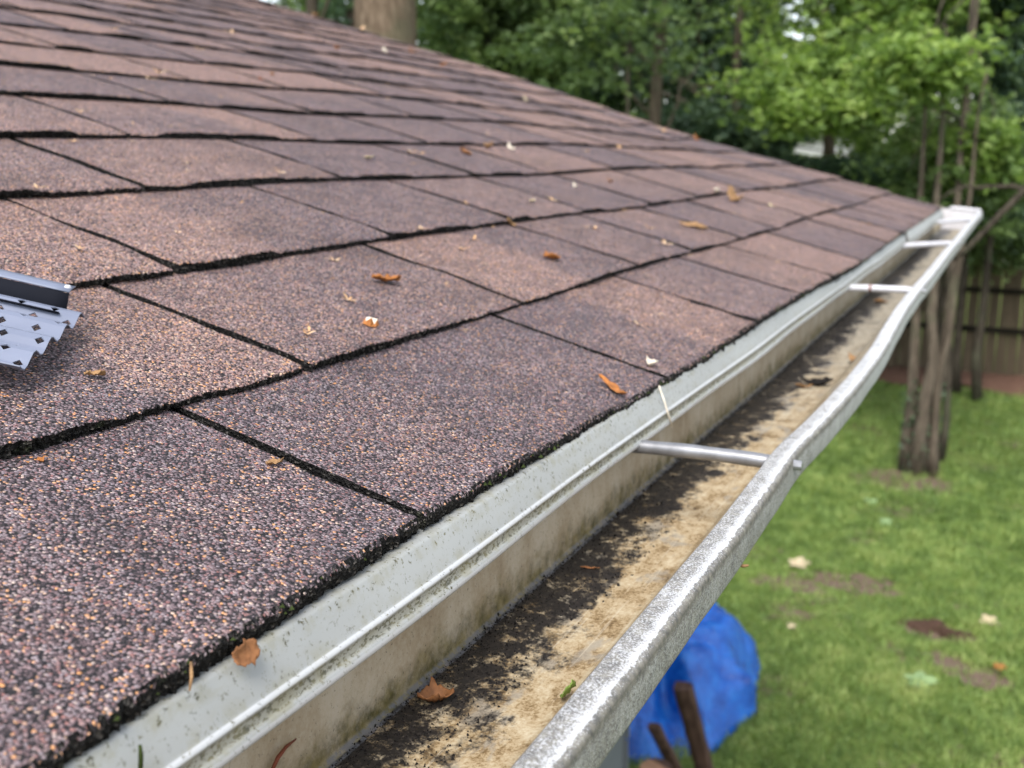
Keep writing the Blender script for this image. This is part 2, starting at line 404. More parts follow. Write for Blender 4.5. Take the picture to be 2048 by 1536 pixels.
# deck: both slopes as one solid
def deck():
    V = []
    us_ = np.linspace(-5, RAKE_U - .02, 40); vs = np.linspace(.80 * H, RIDGE_V, 12)
    U, Vv = np.meshgrid(us_, vs, indexing='ij')
    top = roof_pt(U, Vv, -.0175).reshape(-1, 3)
    m = MB(); m.add(top, grid_faces(40, 12))
    m.add(top - NR * .03, grid_faces(40, 12)[:, ::-1])
    ridge = RO + RIDGE_V * US
    Wd = ridge[0] * 2 - (RO + .8 * H * US)[0]
    a = [ridge + np.array([0, y, -.016]) for y in (-5, RAKE_U - .02)]
    b = [np.array([Wd, y, (RO + .8 * H * US)[2]]) for y in (RAKE_U - .02, -5)]
    m.add(a + b, [(0, 1, 2, 3)])
    return m.build('roof', [M['deck']], house)
roof = deck()

COURSE_V = [.0, 1.465, 2.195, 2.965, 3.70]
while COURSE_V[-1] < 16.0: COURSE_V.append(COURSE_V[-1] + .742)
COURSE_V = np.array(COURSE_V) * H
CUTS = {0: [.25, 1.775, 3.38, 4.66, 5.69, 6.70, 7.95], 1: [.95, 2.255, 3.61, 4.97, 5.92, 7.08, 8.2], 2: [1.28, 2.54, 3.81, 4.98, 6.0, 7.28, 8.5],
        3: [1.85, 3.17, 4.50, 5.95, 7.1, 8.5], 4: [2.5, 3.82, 5.29, 6.6, 7.9], 5: [2.1, 3.4, 4.84, 6.24, 7.6]}
def course_cuts(kc):
    r = random.Random(100 + kc)
    c = list(CUTS.get(kc, [r.uniform(2.0, 3.2)]))
    while c[-1] < 15.2: c.append(c[-1] + r.choice([1.0, 1.2, 1.35, 1.45, 1.55]) * r.uniform(.93, 1.07))
    if 16.1 - c[-1] < .5: c.pop()
    while c[0] > -4.6: c.insert(0, c[0] - r.choice([1.1, 1.3, 1.4, 1.5]))
    return [NEAR_U] + [x * H for x in c if x * H > NEAR_U + .1] + [RAKE_U]

def tab_mesh(kc, u0, u1, r):
    """one shingle tab: granule top, ragged black edges, and the second layer that thickens part of its lower edge"""
    vb = COURSE_V[kc]; vt = COURSE_V[kc + 1] + .030
    dist = math.hypot(max(u0, .15), vb)
    du = .0016 if dist < .75 else (.0026 if dist < 1.1 else (.006 if dist < 2.0 else .016))
    gap = r.uniform(.0046, .0062)
    a, b = u0 + gap / 2, u1 - gap / 2
    nu = max(4, int((b - a) / du) + 1)
    E = vt - vb
    if dist < 1.1: rows = [0, .0012, .0028, .006, .011, .02, .032, .05, .07, .09, .11, .13, .15, .17, .19]
    elif dist < 2: rows = [0, .002, .006, .02, .05, .09, .13, .17]
    else: rows = [0, .004, .06, .12]
    rows = [x for x in rows if x < E - .01] + [E]
    nv = len(rows)
    uu = np.linspace(a, b, nu); vv = np.array(rows)
    U, Vr = np.meshgrid(uu, vv, indexing='ij')
    jit = min(1.0, du / .0016 * .9) if dist < 1.1 else .8
    ph = r.uniform(0, 6); tl = r.uniform(-.0010, .0008); tr = r.uniform(-.0010, .0008)
    rag = (np.random.default_rng(r.randrange(10 ** 6)).normal(0, .0007 * jit, nu) + .0006 * np.sin(uu * 38 + ph) + .0006 * np.sin(uu * 121 + 2 * ph))
    if kc == 0: vb0 = np.interp(uu, EAVE_U, EAVE_V)[:, None]
    else: vb0 = vb + 0 * uu[:, None]
    lr = r.uniform(-.0012, .0012); lr2 = r.uniform(-.0015, .0015)
    V2 = vb0 + lr + lr2 * ((uu - a) / (b - a))[:, None] + Vr * ((vt - vb0 - lr) / E) + rag[:, None] * np.exp(-Vr / .004)
    # side edges bow a little and are ragged as well
    side = np.exp(-np.minimum(U - a, b - U) / .006)
    bow = .003 * np.sin(Vr / E * 3.0 + ph) + .0016 * np.sin(Vr * 60 + ph * 2)
    srag = np.random.default_rng(r.randrange(10 ** 6)).normal(0, .0005, nv)[None, :]
    U2 = U + bow * np.exp(-(b - U) / .05) * .6 + bow * np.exp(-(U - a) / .05) * .6 + srag * side
    if kc == 0: spans = [(a, b)]
    else:
        x0 = a + (b - a) * r.uniform(-.2, .45); x1 = x0 + (b - a) * r.uniform(.35, .65)
        spans = [(max(a, x0), min(b, x1))]
    sg = lambda q: 1 / (1 + np.exp(-q / .0022))
    thick = sg(U - spans[0][0]) * sg(spans[0][1] - U) if kc else 1.0 + 0 * U
    f = np.clip(Vr / (COURSE_V[kc + 1] - vb if kc else E - .03), 0, 1.3)
    W = -.0090 * f + (tl * (1 - (U - a) / (b - a)) + tr * (U - a) / (b - a)) * np.exp(-Vr / .06)
    curl = r.uniform(.0004, .0016); W += curl * np.exp(-(U - a) / .028) - .4 * curl * np.exp(-(b - U) / .03)
    W -= .0030 * (1 - thick) * np.exp(-Vr / .035)
    if kc == 0: W -= .0035 * np.clip(1 - Vr / .007, 0, 1) ** 2
    W += .0003 * np.sin(U * 24 + ph) * np.exp(-Vr / .09) + .0006 * np.sin(U * 47 + Vr * 60 + 2 * ph)
    W += np.where(Vr < .0005, -.0009, 0) + np.where((Vr < .002), np.random.default_rng(r.randrange(10 ** 6)).normal(0, .0004, U.shape), 0)
    th = .0042
    top = roof_pt(U2, V2, W).reshape(-1, 3)
    tone = np.full(U.shape, (r.choice([.15, .3, .5, .7, .88]) + r.uniform(-.07, .07)) if not (kc == 0 and u1 < .6) else .34)
    if r.random() < .6:                              # a second blend of granules on part of the tab
        us_ = a + (b - a) * r.uniform(.3, .7); t2 = r.uniform(.05, .95)
        wgt = 1 / (1 + np.exp(-(U - us_ + .012 * np.sin(Vr * 50)) / .006))
        tone = tone * (1 - wgt) + t2 * wgt
    if r.random() < .5:
        tone = tone - .22 * np.clip((Vr - E * .45) / (E * .4), 0, 1) * (1 if r.random() < .6 else -1)
    tone = np.clip(tone, 0, 1).reshape(-1)
    F = [tuple(x) for x in grid_faces(nu, nv)]; rim = .0055 if kc == 0 else .0
    Mi = [1 if rows[q % (nv - 1)] < rim - .0001 and dist < 2 and r.random() < (1.0 if rows[q % (nv - 1)] < .001 else .62) else 0 for q in range(len(F))]; S = [1] * len(F)
    n0 = len(top)
    Vs = [top]; C = [tone]
    # lower edge face
    low = top.reshape(nu, nv, 3)[:, 0] - NR * th - US[None] * np.random.default_rng(r.randrange(10 ** 6)).normal(-.0004, .0007 * jit, nu)[:, None]
    Vs.append(low); C.append(np.zeros(nu))
    for i in range(nu - 1): F.append((i * nv, n0 + i, n0 + i + 1, (i + 1) * nv)); Mi.append(1); S.append(0)
    n1 = n0 + nu
    for side_i, off in ((0, n1), (nu - 1, n1 + nv)):
        sd = top.reshape(nu, nv, 3)[side_i] - NR * .0075
        Vs.append(sd); C.append(np.zeros(nv))
        for j in range(nv - 1):
            q = (side_i * nv + j, side_i * nv + j + 1, off + j + 1, off + j)
            F.append(q if side_i == 0 else q[::-1]); Mi.append(1); S.append(0)
    n2 = n1 + 2 * nv
    # second layer under part of the lower edge
    if kc > 0 or r.random() < 2:
        for (x0, x1) in spans:
            n = max(3, int((x1 - x0) / du) + 1); ux = np.linspace(x0, x1, n)
            rg = np.random.default_rng(r.randrange(10 ** 6)); set_b = r.uniform(.0005, .004)
            vx = np.interp(ux, EAVE_U, EAVE_V) if kc == 0 else np.full(n, vb)
            vx = vx + lr + set_b + rg.normal(0, .0009 * jit, n)
            tilt = (tl * (1 - (ux - a) / (b - a)) + tr * (ux - a) / (b - a))
            A = roof_pt(ux, vx, -.0041 + tilt - (.0035 if kc == 0 else 0)); B = roof_pt(ux, vx - rg.normal(.001, .0008 * jit, n), -.0165 + tilt if kc == 0 else -.0112); Cc = roof_pt(ux, vx + .05, -.0075 + 0 * tilt); D = roof_pt(ux, vx + .05, -.0125 + 0 * tilt)
            Vs.append(np.stack([A, B, Cc, D], 1).reshape(-1, 3)); C.append(np.zeros(4 * n))
            for i in range(n - 1):
                p, q = n2 + 4 * i, n2 + 4 * (i + 1)
                F += [(p, p + 1, q + 1, q), (p + 2, p, q, q + 2)]; Mi += [1, 1]; S += [0, 0]
            F += [(n2, n2 + 2, n2 + 3, n2 + 1), (n2 + 4 * n - 4, n2 + 4 * n - 3, n2 + 4 * n - 1, n2 + 4 * n - 2)]; Mi += [1, 1]; S += [0, 0]
            n2 += 4 * n
    return np.concatenate(Vs), F, Mi, S, np.concatenate(C)

tabs = []
r_tab = random.Random(5)
for kc in range(len(COURSE_V) - 1):
    c = course_cuts(kc)
    for u0, u1 in zip(c[:-1], c[1:]):
        tabs.append((kc, u0, u1))
def tab_seen(t):                                      # how large the tab shows
    kc, u0, u1 = t; P = roof_pt(np.array([(u0 + u1) / 2]), np.array([COURSE_V[kc] + .1]))[0] - CAM
    d = P @ FWD; x = 1024 + FPX * (P @ RGT) / max(d, .02); y = 768 - FPX * (P @ UPV) / max(d, .02)
    return (d > .05 and -500 < x < 2200 and -120 < y < 1900), -np.linalg.norm(P)
order = sorted(tabs, key=lambda t: tab_seen(t), reverse=True)
single = set(order[:285])
rest = MB(); rest_c = []
for t in tabs:
    V, F, Mi, S, C = tab_mesh(*t, r_tab)
    if t in single:
        build('shingle', V, F, [M['shingle'], M['edge']], roof, midx=Mi, smooth=S, cols=C)
    else:
        rest.F += [tuple(int(i) + rest.n for i in f) for f in F]; rest.M += Mi; rest.V.append(V); rest.n += len(V); rest_c.append(C)
if rest.V:
    o = build('shingle_courses', np.concatenate(rest.V), rest.F, [M['shingle'], M['edge']], house, midx=rest.M, cols=np.concatenate(rest_c)); o['kind'] = 'stuff'
print('tabs', len(tabs), len(single))

def extrude(profile, ys, xoff=None, zoff=None, uvs=None):
    """sweep an (x, z) profile along y; xoff(j, ys) shifts each profile point"""
    P = np.asarray(profile, float); n, m = len(ys), len(P)
    V = np.zeros((n, m, 3)); V[..., 0] = P[None, :, 0]; V[..., 2] = P[None, :, 1]; V[..., 1] = np.asarray(ys)[:, None]
    if xoff is not None: V[..., 0] += xoff
    if zoff is not None: V[..., 2] += zoff
    UV = np.zeros((n, m, 2)); UV[..., 0] = np.asarray(uvs)[None, :] if uvs is not None else np.linspace(0, 1, m)[None]; UV[..., 1] = np.asarray(ys)[:, None]
    return V, grid_faces(n, m), UV
def round_profile(pts, rad=.001, k=3):
    pts = np.asarray(pts, float); out = [pts[0]]
    for a, b, c in zip(pts[:-2], pts[1:-1], pts[2:]):
        d1 = (a - b); d2 = (c - b); l1, l2 = np.linalg.norm(d1), np.linalg.norm(d2); q = min(rad, l1 * .45, l2 * .45)
        p0, p1 = b + d1 / l1 * q, b + d2 / l2 * q
        for t in np.linspace(0, 1, k): out.append((1 - t) ** 2 * p0 + 2 * t * (1 - t) * b + t * t * p1)
    out.append(pts[-1]); return np.array(out)
def arc_param(P):
    d = np.r_[0, np.cumsum(np.linalg.norm(np.diff(P, axis=0), axis=1))]; return d / d[-1]

EX, EZ = -1.037, -.736                                # eave line in units of H below the camera
def dripedge(y0, y1, lift=0.0):
    prof = np.array([(-1.10, -.765), (-1.036, -.770), (-1.010, -.838), (-1.001, -.843), (-1.006, -.851), (-1.003, -.870), (-.994, -.874), (-.995, -.887), (-1.012, -.886)])
    prof = round_profile(prof, .004, 3) * H + np.array([0, CAMZ]); prof[:, 0] += lift
    ys = np.arange(y0, y1 + .001, .02)
    w = (.0014 * np.sin(ys * 6.3) + .0009 * np.sin(ys * 17))[:, None] * np.linspace(0, 1, len(prof))[None]
    V, F, UV = extrude(prof, ys, w, .0008 * np.sin(ys * 9 + 1)[:, None] + 0 * w, arc_param(prof))
    o = build('drip_edge', V.reshape(-1, 3), F, M['drip'], house, uv=UV.reshape(-1, 2), smooth=True)
    s = o.modifiers.new('thickness', 'SOLIDIFY'); s.thickness = .0009; s.offset = -1
    return o
dripedge(-1.6, 2.93); dripedge(2.90, RAKE_U - .01, .0055)
m = MB()                                              # rake edge along the gable
for i in range(24):
    v0, v1 = .77 * H + (RIDGE_V - .77 * H) * i / 24, .77 * H + (RIDGE_V - .77 * H) * (i + 1) / 24 + .0
    a = roof_pt(np.array([RAKE_U + .004] * 2), np.array([v0, v1]), -.012); b = roof_pt(np.array([RAKE_U + .010] * 2), np.array([v0, v1]), -.012)
    lo = np.array([0, 0, -.05])
    m.add(np.array([a[0], a[1], b[1], b[0], a[0] + lo, a[1] + lo, b[1] + lo, b[0] + lo]), [(0, 1, 2, 3), (7, 6, 5, 4), (0, 4, 5, 1), (3, 2, 6, 7)] + ([(0, 3, 7, 4)] if i == 0 else []))
m.build('rake_edge', [M['drip']], house)
m = MB(); m.box((-1.16 * H - .02, -5, CAMZ - 1.45 * H), (-1.125 * H, RAKE_U - .03, CAMZ - .80 * H)); m.build('fascia', [M['white']], house)
m = MB(); m.box((-1.27, -5, CAMZ - 1.47 * H), (-1.16 * H - .021, RAKE_U - .03, CAMZ - 1.44 * H)); m.build('soffit', [M['white']], house)
wall = MB(); eave_z = CAMZ - 1.475 * H
WX, yg = -1.28, RAKE_U - .45
wall.box((-8.2, -4.9, 0.0), (WX, yg, eave_z)); wob = wall.build('wall', [M['siding']], house)
rid = RO + RIDGE_V * US
g = MB(); xr = rid[0]
gv = [(WX - .01, yg - .002, eave_z + .002), (xr, yg - .002, rid[2] - .16), (2 * xr - WX, yg - .002, eave_z + .002)]
g.add(gv + [(x, -4.9, z) for x, y, z in gv], [(0, 1, 2), (3, 5, 4), (0, 3, 4, 1), (1, 4, 5, 2), (2, 5, 3, 0)]); g.build('gable_wall', [M['siding']], house)
for i in range(20):                                   # lap boards on the gable end
    z0 = .12 + i * .145
    b = MB(); b.add([(-8.1, yg + .001, z0), (WX + .02, yg + .001, z0), (WX + .02, yg + .016, z0), (-8.1, yg + .016, z0), (-8.1, yg + .001, z0 + .14), (WX + .02, yg + .001, z0 + .14), (WX + .02, yg + .004, z0 + .14), (-8.1, yg + .004, z0 + .14)],
                    [(3, 2, 1, 0), (4, 5, 6, 7), (0, 1, 5, 4), (1, 2, 6, 5), (2, 3, 7, 6), (3, 0, 4, 7)])
    if z0 + .14 < eave_z: b.build('siding_board', [M['siding']], wob)

# ------------------------------------------------------------------ rain gutter
G_END = 17.6 * H
gutter = empty('rain_gutter', (-.85 * H, 1.0, CAMZ - 1.15 * H), 'dirty white metal rain gutter with stained trough hanging along the shingle eave', 'gutter')
LIP_Y = np.array([-8, .8, 1.83, 2.5, 2.83, 3.06, 3.18, 3.47, 3.8, 4.32, 5.02, 5.6, 6.23, 7.48, 9.46, 12.1, 15.3, 18.2]) * H
LIP_DX = (np.array([-.591, -.591, -.591, -.590, -.596, -.601, -.597, -.580, -.568, -.562, -.567, -.585, -.602, -.610, -.606, -.602, -.606, -.590]) + .591) * H
def lip_dx(y):
    y = np.asarray(y); return sum(np.interp(y + d, LIP_Y, LIP_DX) for d in (-.016, -.008, 0, .008, .016)) / 5
ys = np.r_[np.arange(-1.6, 2.2, .012), np.arange(2.2, G_END + .0001, .025)]; ys[-1] = G_END
def gz(y): return .0010 * np.sin(np.asarray(y) * 2.6) + .0008 * np.sin(np.asarray(y) * 7.3 + 1)
back = round_profile([(-1.105, -.79), (-1.105, -1.135), (-1.095, -1.142)], .006, 3)
bott = np.stack([np.linspace(-1.085, -.80, 9), np.full(9, -1.145)], 1)
fron = round_profile([(-.775, -1.142), (-.745, -1.10), (-.70, -1.045), (-.625, -.99), (-.598, -.93), (-.590, -.885)], .02, 3)
prof = np.concatenate([back, bott, fron]) * H + np.array([0, CAMZ])
uvs = np.r_[arc_param(back) * .99, 1.01 + arc_param(bott) * .98, 2.01 + arc_param(fron)]
wgt = np.clip((prof[:, 0] / H + .80) / .21, 0, 1)
V, F, UV = extrude(prof, ys, lip_dx(ys)[:, None] * wgt[None], gz(ys)[:, None] + 0 * wgt[None] + .0012 * np.sin(ys * 5 + 2)[:, None] * np.exp(-((prof[:, 0] / H + .9) / .1) ** 2)[None], uvs)
tro = build('trough', V.reshape(-1, 3), F, M['trough'], gutter, uv=UV.reshape(-1, 2), smooth=True)
sol = tro.modifiers.new('thickness', 'SOLIDIFY'); sol.thickness = .0008; sol.offset = -1
lp = round_profile([(-.575, -.945), (-.590, -.935), (-.592, -.878), (-.586, -.8745), (-.536, -.877), (-.529, -.882), (-.527, -.955), (-.532, -.966), (-.560, -.972), (-.568, -.96)], .004, 3)
lp = lp * H + np.array([0, CAMZ])
lr_ = np.random.default_rng(3)
fine = np.interp(ys, np.arange(-1.7, 5, .03), np.convolve(lr_.normal(0, .0007, 224), np.ones(3) / 3, 'same'))
lz = np.zeros((len(ys), len(lp)))
V, F, UV = extrude(lp, ys, (lip_dx(ys) + .0)[:, None] + fine[:, None] * np.linspace(0, 1, len(lp))[None], gz(ys)[:, None] + lz + fine[::-1][:, None] * .5, arc_param(lp))
lipo = build('lip', V.reshape(-1, 3), F, M['lip'], gutter, uv=UV.reshape(-1, 2))
sol = lipo.modifiers.new('thickness', 'SOLIDIFY'); sol.thickness = .0010; sol.offset = -1
# outer front face below the lip
fo = round_profile([(-.562, -.968), (-.575, -.985), (-.60, -1.02), (-.68, -1.06), (-.735, -1.12), (-.76, -1.152)], .02, 3) * H + np.array([0, CAMZ])
V, F, UV = extrude(fo, ys, lip_dx(ys)[:, None] * np.linspace(1, 0, len(fo))[None], gz(ys)[:, None] + 0 * fo[None, :, 0], arc_param(fo) * .2 + .8)
build('front_face', V.reshape(-1, 3), F, M['lip'], gutter, uv=UV.reshape(-1, 2), smooth=True)
# end cap, closed plate with a folded rim
ec = [(-1.105, -.83), (-1.105, -1.145), (-.80, -1.147), (-.745, -1.10), (-.70, -1.045), (-.625, -.99), (-.560, -.968), (-.531, -.955), (-.531, -.872), (-.592, -.872), (-.98, -.835)]
m = MB(); n = len(ec)
va = [(x * H, G_END + .001, CAMZ + z * H) for x, z in ec]; vb_ = [(x * H, G_END + .007, CAMZ + z * H) for x, z in ec]
m.add(va + vb_, [tuple(range(n)), tuple(range(2 * n - 1, n - 1, -1))] + slab_faces(list(range(n)), list(range(n, 2 * n))))
m.tube([(x * H, G_END + .003, CAMZ + z * H + .003) for x, z in [(-.99, -.85), (-.95, -.832), (-.80, -.845), (-.56, -.868)]], .007, 8)
m.build('end_cap', [M['ferrule_white']], gutter)
def ferrule(y0, y1, mt, rad, ring=False):
    x0, x1 = -1.10 * H, -.578 * H + float(lip_dx(y1))
    n = 14; t = np.linspace(0, 1, n)
    pts = np.stack([x0 + (x1 - x0) * t, y0 + (y1 - y0) * t, CAMZ + (-.893 + .0 * t) * H + .0015 * np.sin(t * 3)], 1)
    m = MB(); rr = rad * (1 + .04 * np.sin(t * 17)); m.tube(pts, rr, 14)
    o = m.build('hanger', [mt], gutter, smooth=True)
    if ring:
        c = pts[6]; q = MB(); q.tube([c - np.array([.002, 0, 0]), c + np.array([.002, 0, 0])], rad * 1.12, 12); q.build('rust_ring', [M['redstem']], o)
    s = MB(); s.tube([(x1 + .012, y1, pts[-1][2]), (x1 + .0205, y1, pts[-1][2])], [.0042, .0036], 10); s.build('spike_head', [M['ferrule']], o)
    return o
ferrule(3.0 * H, 3.02 * H, M['ferrule'], .0056)
ferrule(7.35 * H, 7.42 * H, M['ferrule_white'], .0058, True)
ferrule(10.9 * H, 11.55 * H, M['ferrule_white'], .0068)
ferrule(14.7 * H, 15.9 * H, M['ferrule_white'], .0068)
ferrule(-1.4 * H, -1.4 * H, M['ferrule'], .0056)
# loose black silt along the back corner of the trough
def silt():
    r = np.random.default_rng(11); n = 16000
    y = r.uniform(.15, 2.4, n) ** 1.0
    dens = .5 + .5 * np.sin(y * 9.1) * np.sin(y * 23 + 1)
    d = r.exponential(.010 + .016 * np.clip(dens, 0, 1), n)
    k = d < .055; y, d = y[k], d[k]; n = len(y)
    c = np.stack([-1.100 * H + d, y, np.full(n, CAMZ - 1.1445 * H) + gz(y) + .0003 + .0012 * r.random(n) * np.exp(-d / .006)], 1)
    s = r.uniform(.0004, .0011, n) * (1 + (r.random(n) < .05) * 1.2)
    base = np.array([(1, 0, -.5), (-.5, .87, -.5), (-.5, -.87, -.5), (0, 0, .8)])
    a = r.uniform(0, 6.28, n); ca, sa = np.cos(a), np.sin(a)
    B = base[None] * (1 + r.normal(0, .3, (n, 4, 3)))
    Vv = np.stack([B[..., 0] * ca[:, None] - B[..., 1] * sa[:, None], B[..., 0] * sa[:, None] + B[..., 1] * ca[:, None], B[..., 2]], -1) * s[:, None, None] + c[:, None]
    F = (np.array([(0, 1, 3), (1, 2, 3), (2, 0, 3)])[None] + 4 * np.arange(n)[:, None, None]).reshape(-1, 3)
    o = build('silt', Vv.reshape(-1, 3), F, M['silt'])
    tag(o, 'loose black silt grains settled along the back corner of the gutter trough', 'silt', kind='stuff')
silt()

# ------------------------------------------------------------------ yard: ground sheet, pine straw strip, grass
def ground_z(x, y):
    x = np.asarray(x, float); y = np.asarray(y, float)
    z = .018 * np.sin(x * 1.1 + .4) * np.sin(y * .8) + .008 * np.sin(x * 4.1) * np.sin(y * 3.3 + 1)
    return z - .09 * np.exp(-((x + .24) / .13) ** 2 - ((y - 7.58) / .11) ** 2)
gx = np.r_[-150, -60, -25, -12, np.arange(-8, 8.01, .08), 12, 25, 60, 150]
gy = np.r_[-60, -20, -6, np.arange(4.3, 19.01, .08), 24, 40, 80, 300]
GX, GY = np.meshgrid(gx, gy, indexing='ij')
fade = ((np.abs(GX) < 8.1) & (GY > 4.2) & (GY < 19.1)).astype(float)
GZ = ground_z(GX, GY) * fade
build('lawn_ground', np.stack([GX, GY, GZ], -1).reshape(-1, 3), grid_faces(len(gx), len(gy)), M['ground'], smooth=True)['kind'] = 'structure'
def soil(cx, cy, rx, ry, depth, seed):
    r = np.random.default_rng(seed); n1, n2 = 40, 10; a = np.linspace(0, 2 * math.pi, n1, endpoint=False); q = np.linspace(.02, 1, n2)
    A, Q = np.meshgrid(a, q, indexing='ij'); wob_ = 1 + .22 * np.sin(2 * A + seed) + .15 * np.sin(5 * A + 2 * seed) + .08 * np.sin(9 * A)
    x = cx + rx * Q * wob_ * np.cos(A); y = cy + ry * Q * wob_ * np.sin(A)
    z = ground_z(x, y) + .012 + .035 * np.sin(np.clip(Q * 1.15, 0, 1) * math.pi) * (1 + .5 * np.sin(A)) - depth * np.exp(-(Q / .35) ** 2) + r.normal(0, .007, x.shape) - .02 * (Q > .95)
    F = [(i * n2 + j, i * n2 + j + 1, ((i + 1) % n1) * n2 + j + 1, ((i + 1) % n1) * n2 + j) for i in range(n1) for j in range(n2 - 1)] + [tuple(i * n2 for i in range(n1))]
    o = build('bare_soil', np.stack([x, y, z], -1).reshape(-1, 3), F, M['soil'], smooth=True); o['kind'] = 'structure'
soil(-.26, 7.62, .21, .17, .10, 3)
FY = lambda x: 17.42 - .05 * x                        # the fence line
mx = np.linspace(-7, 5, 120); mt = np.linspace(0, 1, 14)
MX, MTt = np.meshgrid(mx, mt, indexing='ij')
wv = 1.35 + .25 * np.sin(MX * 1.7) + .15 * np.sin(MX * 4.3 + 1) + np.random.default_rng(4).normal(0, .04, MX.shape[0])[:, None]
MY = FY(MX) + .3 - MTt * (wv + .3)
MZ = ground_z(MX, MY) + .004 + .05 * np.sin(np.clip(MTt, 0, 1) * math.pi * .95) + .02 * np.abs(np.sin(MX * 9) * np.sin(MY * 11))
build('pine_straw_bed', np.stack([MX, MY, MZ], -1).reshape(-1, 3), grid_faces(120, 14)[:, ::-1], M['mulch'], smooth=True)['kind'] = 'structure'

def scatter_blades(name, n, xr, yr, hl, wd, r, reject=True):
    x = r.uniform(*xr, n); y = r.uniform(*yr, n)
    cl = np.sin(x * 2.3 + 1.1 * np.sin(y * 1.9)) * np.sin(y * 2.7 + np.sin(x * 3.1)) + .6 * np.sin(x * 7.1 + y * 3) * np.sin(y * 6.3 - x * 2)
    keep = r.random(n) < np.clip(.75 + .35 * cl, .12, 1)
    for (dx, dy, rx, ry) in DIRT:
        q = ((x - dx) / rx) ** 2 + ((y - dy) / ry) ** 2
        q = q + .9 * np.sin(x * 17 + 2 * np.sin(y * 11)) * np.sin(y * 19 + x * 5)
        keep &= r.random(n) > .88 * np.clip(1.5 - q, 0, 1)
    keep &= y < FY(x) - 1.25 + .3 * np.sin(x * 1.7)
    keep &= ~((x < WX + .02) & (y < yg + .03))
    x, y, cl = x[keep], y[keep], cl[keep]; n = len(x)
    a = r.uniform(0, 6.283, n); L = r.uniform(*hl, n) * (1 + .25 * cl); w = wd * r.uniform(.6, 1.3, n)
    lean = r.uniform(.25, 1.1, n)
    b = np.stack([x, y, ground_z(x, y) - .004], 1)
    d = np.stack([np.cos(a), np.sin(a), 0 * a], 1); p = np.stack([-np.sin(a), np.cos(a), 0 * a], 1)
    mid = b + d * (L * lean * .35)[:, None] + np.array([0, 0, 1]) * (L * .62)[:, None]
    tip = b + d * (L * lean * .95)[:, None] + np.array([0, 0, 1]) * (L * (1 - .35 * lean))[:, None]
    V = np.stack([b - p * w[:, None] / 2, b + p * w[:, None] / 2, mid + p * w[:, None] * .4, tip, mid - p * w[:, None] * .4], 1).reshape(-1, 3)
    k = 5 * np.arange(n)[:, None]
    F = np.concatenate([k + np.array([[0, 1, 2]]), k + np.array([[0, 2, 4]]), k + np.array([[4, 2, 3]])])
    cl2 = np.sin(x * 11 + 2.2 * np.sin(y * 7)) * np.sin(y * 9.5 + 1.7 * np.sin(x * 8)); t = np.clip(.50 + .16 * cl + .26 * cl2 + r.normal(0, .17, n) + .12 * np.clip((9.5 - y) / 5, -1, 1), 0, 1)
    return V, F, np.repeat(t, 5)
gr = np.random.default_rng(21)
parts = [scatter_blades('a', 190000, (-3.6, 1.9), (4.4, 12.2), (.035, .075), .0075, gr), scatter_blades('b', 70000, (-6, 4.5), (9.5, 17.2), (.05, .10), .014, gr),
         scatter_blades('c', 22000, (-3.6, 1.9), (4.6, 9.5), (.02, .04), .028, gr)]
off = 0; Vs, Fs, Cs = [], [], []
for V, F, C in parts: Vs.append(V); Fs.append(F + off); Cs.append(C); off += len(V)
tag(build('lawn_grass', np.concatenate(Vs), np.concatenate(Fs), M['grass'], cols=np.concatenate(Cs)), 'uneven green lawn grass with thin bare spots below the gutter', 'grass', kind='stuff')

# ------------------------------------------------------------------ wooden fence
fence = empty('wooden_fence', (-.5, FY(-.5), 0), 'weathered dark brown board fence across the back of the lawn', 'fence')
bw = .142; bm = []
for q in range(5):
    b = MB(); h = 1.70 + .03 * (q - 2)
    b.add([(-bw / 2, 0, 0), (bw / 2, 0, 0), (bw / 2, .019, 0), (-bw / 2, .019, 0), (-bw / 2, 0, h - .05), (bw / 2, 0, h - .05), (bw / 2, .019, h - .05), (-bw / 2, .019, h - .05),
           (-bw / 2 + .035, 0, h), (bw / 2 - .035, 0, h), (bw / 2 - .035, .019, h), (-bw / 2 + .035, .019, h)],
          [(0, 3, 2, 1), (0, 1, 5, 4), (1, 2, 6, 5), (2, 3, 7, 6), (3, 0, 4, 7), (4, 5, 9, 8), (5, 6, 10, 9), (6, 7, 11, 10), (7, 4, 8, 11), (8, 9, 10, 11)])
    bm.append(mesh_data('board', np.concatenate(b.V), b.F, [M['fence']]))
fr = random.Random(8)
for i in range(66):
    x = -6.4 + i * (bw + .012)
    o = bpy.data.objects.new('board', fr.choice(bm)); COL.objects.link(o); o.parent = fence
    o.location = tuple(np.array([x, FY(x) + fr.uniform(0, .012), .02]) - WLOC[fence.name])
    o.rotation_euler = (fr.uniform(-.008, .008), fr.uniform(-.012, .012), -.05)
for z in (.72, 1.32):
    for xa, xb in ((-6.45, -4.05), (-4.04, -1.64), (-1.63, .77), (.78, 3.7)):
        b = MB(); b.box((0, 0, 0), (xb - xa, .038, .085)); o = b.build('rail', [M['fence_dark']], fence)
        o.location = tuple(np.array([(xa + xb) / 2, FY((xa + xb) / 2) - .045, z]) - WLOC[fence.name]); o.rotation_euler = (0, 0, -.05)
for x in (-6.45, -4.05, -1.65, .77, 3.7):
    b = MB(); b.box((x - .045, FY(x) - .155, 0), (x + .045, FY(x) - .068, 1.62)); b.build('post', [M['fence']], fence)

